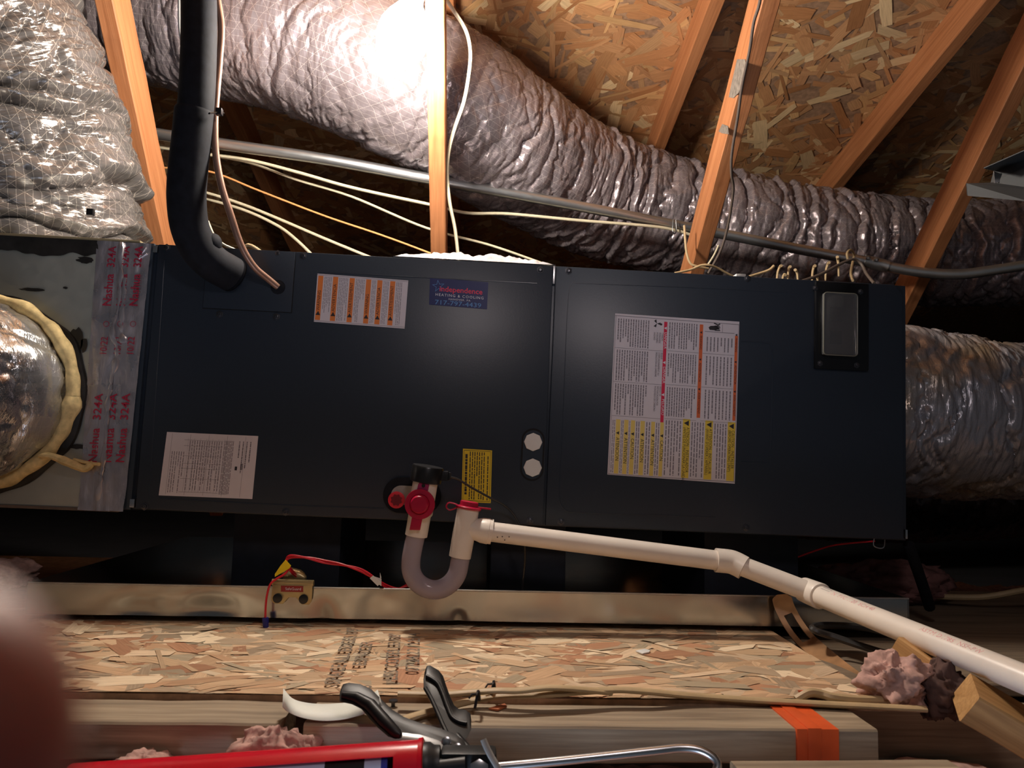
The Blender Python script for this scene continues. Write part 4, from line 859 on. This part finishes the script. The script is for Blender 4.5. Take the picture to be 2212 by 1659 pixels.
# U bend
P_ = pxpath([(900,1150,TY),(893,1180,TY),(888,1210,TY),(889,1235,TY),(900,1256,TY),(918,1269,TY),(938,1274,TY),(958,1270,TY),(976,1257,TY),(988,1238,TY),(993,1215,TY),(997,1195,TY)], 8)
mb = MB(); mb.tube(P_, .0155, 28, False); n1 = len(mb.v); mb.tube(P_, .0128, 28, False); obj('clear_u_bend', mb, 'clear', CDr)
t0, t1 = aY(1012,1097,TY), aY(993,1205,TY); Lt = (t1-t0).length
lat('tee_fitting', t0, t1, [(0,.0175),(.003,.0182),(Lt*.35,.0184),(Lt*.45,.0186),(Lt-.001,.0180),(Lt,.0150)], 'pvc', CDr)
b0, b1 = aY(1003,1140,TY), aY(1063,1149,TY); Lb = (b1-b0).length
mb = MB(); mb.lathe([(.0,.017),(Lb*.45,.0182),(Lb*.62,.0205),(Lb-.006,.0212),(Lb-.0055,.0205),(Lb,.0205),(Lb+.0003,.016)], b0, b1, 28); obj('tee_branch', mb, 'pvc', CDr)
rc2 = (t0-t1).normalized(); mb = MB(); mb.lathe([(-.002,.0205),(.001,.0215),(.0022,.0205),(.003,.0155),(.010,.0150),(.011,.013),(.011,0)], t0, t0+rc2, 28); tc = obj('cleanout_cap', mb, 'red_cap', CDr)
mb = MB(); q = t0+rc2*.001; mb.prism([q+Vector(v) for v in ((.012,-.006,-.001),(.037,-.004,-.0035),(.037,.004,-.0035),(.012,.006,-.001))], (0,0,.0025)); obj('cap_tab', mb, 'red_cap', tc, bevel=.0005)
mb = MB(); mb.tube(spline([t0+rc2*.004+Vector(v) for v in ((-.018,0,0),(-.027,0,.003),(-.034,0,.003),(-.037,0,-.003),(-.032,0,-.008),(-.024,0,-.006),(-.018,0,-.002))], 5), .0014, 8); obj('cap_loop', mb, 'red_cap', tc)
mb = MB(); mb.tube(pxpath([(968,1030,TY-.006),(990,1036,-.066),(1020,1054,-.055),(1060,1076,-.045),(1090,1092,-.03),(1110,1112,-.02),(1124,1138,-.02),(1132,1165,-.02),(1134,1210,-.015),(1130,1250,-.01),(1128,1285,0)], 8), .0019, 8); obj('switch_wire', mb, 'blackcable', CDr)
DP = thing('drain_pipe', 'long white drain pipe running right and towards the viewer', 'pipe', aY(1590,1215,TY))
d0, d1 = aY(1056,1148,TY), aY(1560,1212,TY)
mb = MB(); mb.tube([d0.lerp(d1, i/12) for i in range(13)], .0162, 28); obj('pipe_run', mb, 'pvc', DP)
mb = MB(); mb.tube(pxpath([(1546,1210,TY),(1575,1213,TY-.001),(1590,1218,TY-.004),(1607,1227,TY-.010)], 5), .0198, 28); obj('elbow', mb, 'pvc', DP)
E1 = aY(1590,1218,TY-.005); E2 = aY(1755,1281,-.115)
mb = MB(); mb.tube([E1.lerp(E2, i/8) for i in range(9)], .0162, 28); obj('pipe_run', mb, 'pvc', DP)
E3 = aY(2126,1432,-.44); d_ = (E3-E2).normalized()
mb = MB(); mb.lathe([(-.022,.0165),(-.021,.0200),(.020,.0208),(.022,.0200),(.0225,.0165)], E2, E3, 32); obj('coupling', mb, 'pvc', DP)
mb = MB(); mb.tube([E2.lerp(E2+d_*.72, i/16) for i in range(17)], .0166, 32); run = obj('pipe_run', mb, 'pvc', DP)
def onpipe(t, ang): # point on pipe surface at distance t and angle around
    c_ = E2+d_*t; toc = (CW-c_); toc = (toc-d_*toc.dot(d_)).normalized(); o2 = d_.cross(toc); return c_+(toc*math.cos(ang)+o2*math.sin(ang))*.0168
def pipeprint(st, t0_, ang0, size, mb):
    vs, fs = text_mesh(st, size); mb.add([onpipe(t0_+v.x, ang0-v.y/.0168) for v in vs], fs)
mb = MB(); pipeprint('1 IN  PVC 1120  SCH 40', .050, -.55, .010, mb); pipeprint('ASTM D1785  NSF-PW', .24, -.5, .010, mb); 
sgn = 1
obj('faded_print', mb, plain('faded_pink_ink', rgb(226,168,166), .5), run, smooth=False)
mb = MB(); rb = random.Random(3); t_ = .030
while t_ < .052:
    w_ = rb.choice((.0005,.0009,.0014)); q_ = [onpipe(t_, -1.15), onpipe(t_+w_, -1.15), onpipe(t_+w_, -.75), onpipe(t_, -.75)]; mb.add(q_, [(0,1,2,3)]); t_ += w_+rb.choice((.0006,.0011))
obj('barcode_print', mb, 'ink_grey', run, smooth=False)
mb = MB(); P0 = Vector((d0.x, TY, d0.z)); 
for dx, dz in ((.014,-.006),(.022,-.004),(.026,-.009),(.033,-.003)):
    q = d0+(d1-d0).normalized()*dx+Vector((0,-.0166,dz)); mb.lathe([(0,.0012),(.0012,.001),(.0013,0)], q+Vector((0,.001,0)), q-Vector((0,1,0)), 6)
obj('glue_smudge', mb, 'cable_grey', DP)

# ------------------------------------------------------------------ float switch on the pan rim
FS = thing('float_switch', 'gold coloured float switch clipped on the pan rim', 'float switch', aY(632,1262,PY0))
def pxpoly(pts, Y): return [aY(x, y, Y) for x, y in pts]
mb = MB(); mb.prism(pxpoly([(590,1252),(676,1254),(676,1262),(674,1298),(668,1306),(652,1305),(640,1290),(624,1290),(612,1304),(592,1303),(586,1296)], PY0-.006), (0,-.003,0)); obj('clip_plate', mb, 'gold', FS, bevel=.001)
mb = MB(); a, c = aY(588,1257,PY0-.004), aY(678,1260,PY0-.004); mb.tube([a, c], .0052, 16); obj('clip_roll', mb, 'gold', FS)
mb = MB(); mb.tube(pxpath([(610,1246,-.01),(625,1240,-.005),(645,1243,-.005),(660,1250,-.01)], 5), [.003,.008,.0095,.0105,.011,.011,.011,.0105,.0105,.010,.010,.009,.008,.006,.005,.003], 16); obj('float_body', mb, 'gold', FS)
mb = MB(); mb.prism(pxpoly([(607,1265),(655,1266),(655,1279),(607,1278)], PY0-.0092), (0,-.0004,0)); lb_ = obj('brand_plate', mb, plain('dull_red', rgb(150,40,40), .5), FS, smooth=False)
mb = MB(); Sx = Sheet(aY(607,1265,PY0-.0097), aY(655,1266,PY0-.0097)-aY(607,1265,PY0-.0097), aY(607,1278,PY0-.0097)-aY(607,1265,PY0-.0097), (0,-1,0)); Sx.text(mb, 'SafeGuard', .55, .72, .0062, .0002, 0, 'CENTER'); obj('lettering', mb, 'ink_white', lb_, smooth=False)
for p in ((600,1292),(656,1294)):
    q = aY(*p, PY0-.009); mb = MB(); mb.lathe([(0,.0075),(.003,.0075),(.0035,.0055),(.0035,0)], q, q-Vector((0,1,0)), 18); obj('clip_screw', mb, 'black', FS)
RWi = thing('red_wire_pair', 'twisted red wires looping over the pan rim with a yellow tag', 'wire', aY(700,1215,-.03))
mb = MB(); P_ = pxpath([(645,1248,.0),(632,1236,-.03),(622,1222,-.05),(618,1210,-.055),(630,1202,-.055),(665,1205,-.05),(700,1213,-.045),(740,1220,-.045),(775,1230,-.045),(800,1243,-.045),(818,1256,-.045),(838,1268,-.03),(860,1272,-.025),(882,1264,-.02),(900,1258,-.02)], 8)
n_ = len(P_)
for s_ in (0, math.pi): mb.tube([p+Vector((0, math.cos(i*.16+s_), math.sin(i*.16+s_)))*.0019 for i, p in enumerate(P_)], .0018, 8)
obj('twisted_pair', mb, 'red_wire', RWi)
mb = MB(); mb.tube(pxpath([(626,1225,-.055),(615,1240,-.06),(598,1250,-.062),(584,1262,-.062),(577,1285,-.062),(574,1310,-.062),(573,1338,-.062)], 8), .0018, 8); obj('loose_end', mb, 'red_wire', RWi)
mb = MB(); q0, q1 = aY(573,1334,-.062), aY(575,1366,-.062); mb.lathe([(0,.0048),(.004,.0052),(.022,.0040),(.0235,.0032),(.0236,0)], q0, q1, 14); obj('wire_nut', mb, 'blue', RWi)
mb = MB(); mb.prism(pxpoly([(617,1209),(629,1222),(625,1228),(594,1246),(594,1240),(606,1222)], -.066), (0,-.0012,0)); obj('yellow_tag', mb, 'tag_yellow', RWi)
mb = MB(); mb.prism(pxpoly([(799,1249),(806,1243),(823,1258),(816,1266)], -.050), (0,-.001,0)); mb.prism(pxpoly([(804,1244),(824,1250),(824,1266),(818,1262)], -.047), (0,-.001,0)); mb.prism(pxpoly([(821,1237),(824,1248),(821,1250)], -.047), (0,-.001,0)); obj('white_tag', mb, 'white', RWi)

# red wire and clip under the right end
cable('red_wire', [(1700,1212,.1),(1760,1190,.08),(1800,1178,.05),(1850,1172,.02),(1890,1169,.0)], .0016, 'red_wire', 'dim red wire hanging below the blower section at right', 'wire')
mb = MB(); mb.tube(pxpath([(1888,1164,-.002),(1887,1178,-.006),(1898,1184,-.008),(1909,1182,-.008),(1911,1166,-.002)], 5), .0011, 6); single('wire_clip', mb, 'zinc', 'small wire clip under the right end of the cabinet', 'clip')
mb = MB(); mb.tube(pxpath([(1962,1176,.02),(1978,1220,.04),(1995,1270,.07),(2008,1312,.10)], 5), [.010]*16, 10); single('strut', mb, 'rubber', 'dark leaning strut at the right end of the cabinet', 'strut')
cable('cable', [(1880,1290,.30),(1950,1284,.30),(2060,1290,.28),(2130,1289,.26),(2212,1275,.24),(2300,1262,.24)], .0062, 'cable_tan', 'dim beige cable lying on the floor at far right')

# ------------------------------------------------------------------ strap, black cable, lumber scraps at right
ST = thing('hanging_strap', 'brown curved strap with a slot, standing against the pan at right', 'strap', aY(1700,1330,-.07))
P_ = pxpath([(1688,1284,-.052),(1694,1310,-.058),(1712,1345,-.072),(1736,1378,-.095),(1768,1408,-.14),(1808,1442,-.20),(1850,1474,-.26),(1880,1500,-.30)], 8)
def ribbon(P_, wd, th, name, mat, par, side, hole=None):
    mb = MB(); n = len(P_); vs = []; side = Vector(side)
    rows = []
    for i, p in enumerate(P_):
        t_ = (P_[min(i+1,n-1)]-P_[max(i-1,0)]).normalized(); s_ = (side-t_*side.dot(t_)).normalized(); nn = t_.cross(s_); w_ = wd*min(1, .45+i*.16) if i < 4 else wd
        rows.append((p, s_*w_, nn*th))
    def strip(a_, b_, i0, i1):
        vs = []; fs = []
        for i in range(i0, i1+1):
            p, s_, nn = rows[i]; vs += [p+s_*a_+nn, p+s_*b_+nn, p+s_*b_-nn, p+s_*a_-nn]
        m_ = i1-i0
        for i in range(m_):
            for j in range(4): fs.append((i*4+j, i*4+(j+1) % 4, i*4+4+(j+1) % 4, i*4+4+j))
        fs += [(0,1,2,3)[::-1], tuple(m_*4+j for j in range(4))]; mb.add(vs, fs)
    if hole:
        h0, h1 = hole; strip(-1, 1, 0, h0); strip(-1, -.45, h0, h1); strip(.45, 1, h0, h1); strip(-1, 1, h1, n-1)
    else: strip(-1, 1, 0, n-1)
    return obj(name, mb, mat, par)
ribbon(P_, .016, .0016, 'strap_band', 'strap', ST, (1,-.1,.4), (12, 26))
cable('black_cable', [(1935,1418,-.24),(1900,1408,-.22),(1850,1392,-.19),(1800,1375,-.165),(1765,1364,-.16),(1755,1356,-.15),(1775,1351,-.13),(1830,1352,-.12),(1880,1358,-.12),(1940,1374,-.12),(1990,1392,-.13),(2060,1420,-.15)], .0055, 'blackcable', 'black cable bent into a loop below the drain pipe')
tag(lumber('lumber_scrap', aY(1935,1400,-.33), aY(2010,1455,-.37), .035, .02, (0,.3,1), 'rough_lumber', None, 50), 'small orange broken lumber piece above the pink clump', 'lumber')
tag(lumber('lumber_scrap', aY(2085,1505,-.45), aY(2330,1650,-.48), .055, .038, (0,1,.5), 'rough_lumber', None, 51), 'thick orange lumber end at the lower right edge', 'lumber')
cable('cable', [(1720,1512,-.40),(1748,1497,-.40),(1775,1500,-.40),(1800,1507,-.405),(1850,1512,-.405),(1910,1512,-.40),(1960,1506,-.385)], .0055, 'cable_tan', 'beige cable end at the orange tape by the pink wool')
mb = MB(); mb.prism(pxpoly([(1730,1492),(1768,1490),(1790,1502),(1798,1512),(1760,1516),(1742,1508)], -.395), (0,.012,-.003)); single('tape_scrap', mb, 'orange_tape', 'scrap of orange tape on the board corner', 'tape', bevel=.001)

# ------------------------------------------------------------------ cables on the joist
jc = JT+.0062
def floorcable(name, pts, r, mat, label, lift=0): 
    mb = MB(); mb.tube(spline([aZ(x, y, JT+z_) for x, y, z_ in pts], 8), r, 10, True, .6); return single(name, mb, mat, label, 'cable')
floorcable('joist_cable', [(2000,1532,.006),(1800,1522,.006),(1620,1512,.007),(1480,1502,.012),(1400,1494,.018),(1330,1490,.020),(1260,1494,.019),(1180,1500,.017),(1110,1502,.015),(1060,1506,.012),(1010,1516,.008),(965,1528,.006),(920,1540,.006),(885,1550,.006),(860,1562,.004),(840,1582,-.012),(815,1605,-.035),(790,1625,-.06)], .0062, 'cable_tan', 'beige cable along the joist, dropping off its edge behind the gun handle')
floorcable('joist_cable', [(1320,1496,.017),(1240,1488,.024),(1180,1486,.026),(1120,1492,.024),(1070,1492,.024),(1010,1496,.020),(960,1500,.018),(900,1499,.018),(860,1498,.018)], .0058, 'cable_tan', 'shorter beige cable along the front edge of the strand board')
for p, lb in (((1064,1490),'black tie on the upper beige cable'), ((1030,1512),'black tie on the lower beige cable behind the trigger')):
    q = aZ(p[0], p[1], JT+.018); mb = MB(); mb.tube(spline([q+Vector(v) for v in ((-.002,-.010,-.006),(0,-.008,.006),(.001,0,.009),(.002,.008,.006),(.003,.012,-.004))], 4), .0018, 6); mb.tube([q+Vector((0,-.004,.008)), q+Vector((-.006,-.006,.008)), q+Vector((-.009,-.008,.004))], .0012, 6); single('cable_tie', mb, 'black', lb, 'cable tie')
q = aZ(849,1527,JT); mb = MB(); mb.lathe([(0,.0022),(.004,.0024),(.0055,.0028),(.006,.0052),(.0078,.0052),(.008,0)], q, q+Vector((0,0,1)), 14); single('screw', mb, 'screw', 'dark screw head standing on the joist beside the paper', 'screw')
mb = MB(); mb.prism([aZ(x, y, JT+.001) for x, y in ((1056,1533),(1090,1523),(1095,1528),(1075,1536))], (0,0,.002)); single('wood_chip', mb, 'chip', 'reddish wood chip on the joist right of the gun trigger', 'wood chip')
mb = MB(); mb.prism([aZ(x, y, ZF+.002) for x, y in ((1373,1408),(1392,1404),(1405,1407),(1402,1411),(1388,1414))], (0,0,.002)); single('white_scrap', mb, 'white', 'tiny white scrap on the strand board', 'scrap', bevel=.0005)
mb = MB(); mb.tube(spline([aZ(x, y, ZF+.004) for x, y in ((560,1352),(568,1360),(578,1358))], 3), .002, 6)
# curled paper strip
n = 26; vs = []
TLc = [(612,1487,.030),(630,1508,.016),(655,1517,.008),(690,1521,.005),(725,1520,.005),(760,1516,.008),(795,1505,.018),(816,1490,.030)]
BLc = [(610,1527,.026),(622,1538,.014),(650,1550,.006),(690,1557,.003),(730,1556,.003),(765,1549,.006),(800,1538,.014),(826,1524,.026)]
a_ = spline([aZ(x, y, JT+z_) for x, y, z_ in TLc], 5); b_ = spline([aZ(x, y, JT+z_) for x, y, z_ in BLc], 5); m_ = len(a_)
mb = MB(); mb.add([p for pr_ in zip(a_, b_) for p in pr_], [(2*i, 2*i+1, 2*i+3, 2*i+2) for i in range(m_-1)])
pp = single('paper_strip', mb, 'paper_white', 'curled white paper strip on the joist behind the gun handle', 'paper'); md = pp.modifiers.new('thickness', 'SOLIDIFY'); md.thickness = .0003

# ------------------------------------------------------------------ caulking gun
GY = -.56
CG = thing('caulking_gun', 'red and black caulking gun lying in front of the joist', 'caulking gun', aY(905,1660,GY))
g1, g0 = aY(908,1662,GY), aY(150,1716,GY); gx = (g1-g0).normalized(); gl = (g1-g0).length; gy = Vector((0,1,0)); gz = gx.cross(gy); gz = gz if gz.z > 0 else -gz
def G(t, y, z): return g0+gx*t+gy*y+gz*z
R_ = .0272; mb = MB(); n = 20
def arc(t, r, a0, a1, n): return [G(t, r*math.sin(a), r*math.cos(a)) for a in [a0+(a1-a0)*i/n for i in range(n+1)]]
A0, A1 = math.radians(-52), math.radians(215)   # half tube open towards the camera
def trough(t0, t1, name, a0, a1):
    mb = MB(); o1, o2, i1, i2 = arc(t0,R_,a0,a1,n), arc(t1,R_,a0,a1,n), arc(t0,R_-.0012,a0,a1,n), arc(t1,R_-.0012,a0,a1,n); m_ = n+1
    fs = []
    for i in range(n): fs += [(i,i+1,m_+i+1,m_+i), (2*m_+i,3*m_+i,3*m_+i+1,2*m_+i+1), (i,2*m_+i,2*m_+i+1,i+1), (m_+i,m_+i+1,3*m_+i+1,3*m_+i)]
    fs += [(0,m_,3*m_,2*m_), (n,2*m_+n,3*m_+n,m_+n)]
    mb.add(o1+o2+i1+i2, fs); return obj(name, mb, 'red', CG)
trough(0, gl-.022, 'frame_trough', math.radians(-40), math.radians(215)); trough(gl-.024, gl, 'end_band', math.radians(-165), math.radians(195))
mb = MB(); mb.lathe([(-.001,0),(-.001,.0285),(.003,.029),(.004,.0275),(.004,0)], G(gl,0,0), G(gl+1,0,0), 32); obj('rear_plate', mb, 'red', CG)
mb = MB(); mb.lathe([(.004,0),(.004,.0245),(.010,.0245),(.014,.0215),(.020,.021),(.021,.0)], G(gl,0,0), G(gl+1,0,0), 28); obj('swivel_collar', mb, 'black_gun', CG)
mb = MB(); mb.tube([G(gl+.003,.0262*math.sin(a),.0262*math.cos(a)) for a in [i*.2 for i in range(33)]], .0012, 6); obj('retaining_ring', mb, plain('tan_ring', (.5,.4,.25,1), .4, .5), CG)
mb = MB(); mb.lathe([(.02,0),(.02,.0228),(gl-.03,.0228),(gl-.030,0)], g0, g1, 30); tb = obj('sealant_tube', mb, plain('tube_white', rgb(205,205,225), .35), CG)
mb = MB(); mb.lathe([(gl-.090,.0230),(gl-.052,.0230)], g0, g1, 30); obj('tube_band', mb, 'black', tb); mb = MB(); mb.lathe([(gl-.036,.0231),(gl-.030,.0231)], g0, g1, 30); obj('tube_band', mb, plain('band_blue', rgb(40,50,150), .4), tb)
# handles: outlines traced at their tilted plane, with thickness
def hp(px, py): # plane rising away from the camera through the pivot
    t = (1660-py)/170; return aY(px, py, GY+.0+.085*t)
def plate(pts, th, name, mat, par, bev=.002, dy=0):
    mb = MB(); mb.prism([hp(*p)+Vector((0,dy,0)) for p in pts], (0,th,th*.3)); return obj(name, mb, mat, par, bevel=bev)
main = [(733,1498),(737,1489),(750,1486),(775,1489),(800,1500),(822,1523),(845,1545),(872,1562),(905,1574),(945,1585),(985,1600),(1003,1612),(1008,1625),(998,1632),(975,1632),(958,1624),(935,1609),(905,1597),(870,1593),(855,1597),(838,1592),(815,1572),(795,1550),(780,1532),(760,1522),(733,1516)]
plate(main, .010, 'grip_handle', 'black_gun', CG, .003)
rim_ = [(740,1500),(770,1505),(800,1522),(830,1556),(858,1584),(866,1588)]; mb = MB(); mb.tube([hp(*p)+Vector((0,-.002,0)) for p in rim_], [.004,.006,.007,.007,.0055,.003], 10); obj('grip_ridge', mb, 'black_gun', CG)
plate([(858,1585),(905,1590),(945,1602),(985,1626),(975,1632),(940,1612),(905,1598),(868,1594)], .012, 'handle_edge', plain('worn_edge', (.10,.10,.10,1), .3, .5), CG, .001, -.002)
trig = [(913,1498),(913,1475),(918,1462),(926,1461),(945,1472),(955,1485),(963,1510),(972,1535),(980,1552),(990,1560),(1005,1562),(1016,1570),(1018,1585),(1010,1602),(1000,1612),(985,1610),(968,1600),(955,1580),(945,1555),(932,1525),(924,1508)]
plate(trig, .016, 'trigger', 'black_gun', CG, .002, .012)
for pts in ([(920,1466),(942,1480),(953,1500),(966,1535),(975,1555),(990,1566),(1008,1570)], [(917,1492),(930,1515),(945,1548),(958,1578),(968,1598)]):
    mb = MB(); mb.tube(spline([hp(*p)+Vector((0,.010,0)) for p in pts], 5), .0024, 8); obj('trigger_rim', mb, 'black_gun', CG)
mb = MB(); mb.prism([hp(*p)+Vector((0,.004,0)) for p in ((985,1588),(992,1590),(1023,1625),(1050,1650),(1046,1659),(1036,1657),(1010,1625))], (0,.006,0)); obj('link_arm', mb, 'black_gun', CG, bevel=.001)
for p in ((964,1603),(988,1617)):
    q = hp(*p); mb = MB(); mb.lathe([(0,.0052),(.002,.0052),(.0025,.0038),(.005,.0034),(.0055,0)], q+Vector((0,-.0,0)), q+Vector((0,-1,.35)), 16); obj('rivet', mb, 'zinc', CG)
mb = MB(); mb.box(*(G(gl+.02,0,0)+Vector((0,-.012,-.022))), *(G(gl+.075,0,0)+Vector((0,.014,.014)))); obj('body_housing', mb, 'black_gun', CG, bevel=.004)
mb = MB(); mb.tube([G(gl+.018,-.012,.004), G(gl+.045,-.012,.005)], .009, 14); obj('rod_sleeve', mb, 'black_gun', CG)
mb = MB(); q = G(gl+.058,-.016,.002); mb.lathe([(0,.010),(.005,.010),(.006,.008),(.006,0)], q, q+Vector((0,-1,.3)), 6); obj('hex_nut', mb, 'zinc', CG)
mb = MB(); mb.tube(pxpath([(1044,1597,GY-.01),(1050,1612,GY-.012),(1060,1632,GY-.014),(1072,1652,GY-.016),(1082,1672,GY-.016)], 4), .0042, 10, True, .5); obj('release_lever', mb, plain('bright_lever', (.55,.55,.53,1), .35, .35), CG)
mb = MB(); mb.tube(pxpath([(940,1668,GY),(1060,1658,GY),(1200,1645,GY),(1330,1631,GY),(1420,1621,GY),(1470,1616,GY),(1510,1620,GY-.003),(1540,1636,GY-.008),(1550,1655,GY-.012),(1540,1674,GY-.015),(1515,1684,GY-.015)], 8), .0044, 14); obj('push_rod', mb, 'zinc', CG)

# ------------------------------------------------------------------ steel channel, top right
SC = thing('steel_channel', 'folded dark grey steel channel jutting in at right, in front of the last truss', 'channel', aY(2150,400,-.2))
CY = -.22
def sheetpx(pts, name, mat, th=.0015, Ys=None):
    mb = MB(); mb.prism([aY(p[0], p[1], p[2]) for p in pts], (0,.0,-th)); return obj(name, mb, mat, SC, smooth=False)
sheetpx([(2125,362,-.20),(2230,316,-.28),(2330,272,-.36),(2330,300,-.30),(2230,338,-.22),(2150,368,-.16)], 'top_flange', 'steel_dark')
mb = MB(); mb.prism([aY(*p) for p in ((2148,368,-.16),(2330,300,-.30),(2330,440,-.30),(2212,430,-.22),(2140,398,-.16))], (0,.0015,0)); obj('web_plate', mb, 'steel_dark', SC, smooth=False)
sheetpx([(2088,396,-.20),(2150,394,-.16),(2330,420,-.30),(2330,448,-.36),(2212,432,-.28),(2090,421,-.20)], 'bottom_flange', 'steel_dark')
mb = MB(); mb.prism([aY(*p) for p in ((2088,396,-.20),(2118,396,-.19),(2118,416,-.19),(2090,421,-.20))], (0,.0015,0)); obj('flange_lip', mb, 'gap', SC, smooth=False)
mb = MB(); mb.prism([aY(*p) for p in ((2146,370,-.172),(2186,385,-.182),(2148,396,-.172))], (0,-.001,0)); obj('bright_tab', mb, 'zinc', SC, smooth=False)

# ------------------------------------------------------------------ fingertip at the lens
FD = .036
def nearpt(px, py, d): return CW + ray(px, py)*(d/ray(px, py).y if False else d)
fp0, fp1 = nearpt(-420,2450,FD+.012), nearpt(-195,1545,FD)
axf = (fp1-fp0).normalized(); Lf = (fp1-fp0).length
N1, N2 = 40, 40; V = []; 
perp1 = axf.cross(Vector((0,1,0))).normalized(); perp2 = axf.cross(perp1).normalized()
for i in range(N1+1):
    s_ = i/N1; 
    t_ = Lf*(-1.2)+ (Lf*2.2+.0065)*s_
    tipd = (Lf+.0065)-t_; rr = .0072*min(1, math.sqrt(max(0, 1-((.0065-tipd)/.0065)**2)) if tipd < .0065 else 1)*(1+.05*math.sin(t_*300))
    for j in range(N2):
        a = 2*math.pi*j/N2; V.append(fp0+axf*t_+perp1*math.cos(a)*max(rr,1e-5)+perp2*math.sin(a)*max(rr,1e-5)*.85)
mb = MB(); mb.add(V, [(i*N2+j, i*N2+(j+1) % N2, (i+1)*N2+(j+1) % N2, (i+1)*N2+j) for i in range(N1) for j in range(N2)])
FG = thing('finger', 'blurred fingertip reaching into the lower left corner', 'finger', fp0)
obj('finger_skin', mb, 'skin', FG)
mb = MB(); vs = []
for i in range(9):
    for j in range(9):
        u, v = i/8, (j/8-.5)*1.5; t_ = Lf-.004+.0085*u; k_ = math.sqrt(max(0,1-(max(0,t_-Lf)/.0072)**2)); r0 = .0074*k_
        vs.append(fp0+axf*t_+perp1*math.sin(v)*r0+perp2*math.cos(v)*r0*.87)
mb.add(vs, [(i*9+j, i*9+j+1, (i+1)*9+j+1, (i+1)*9+j) for i in range(8) for j in range(8)]); obj('fingernail', mb, 'nail', FG)
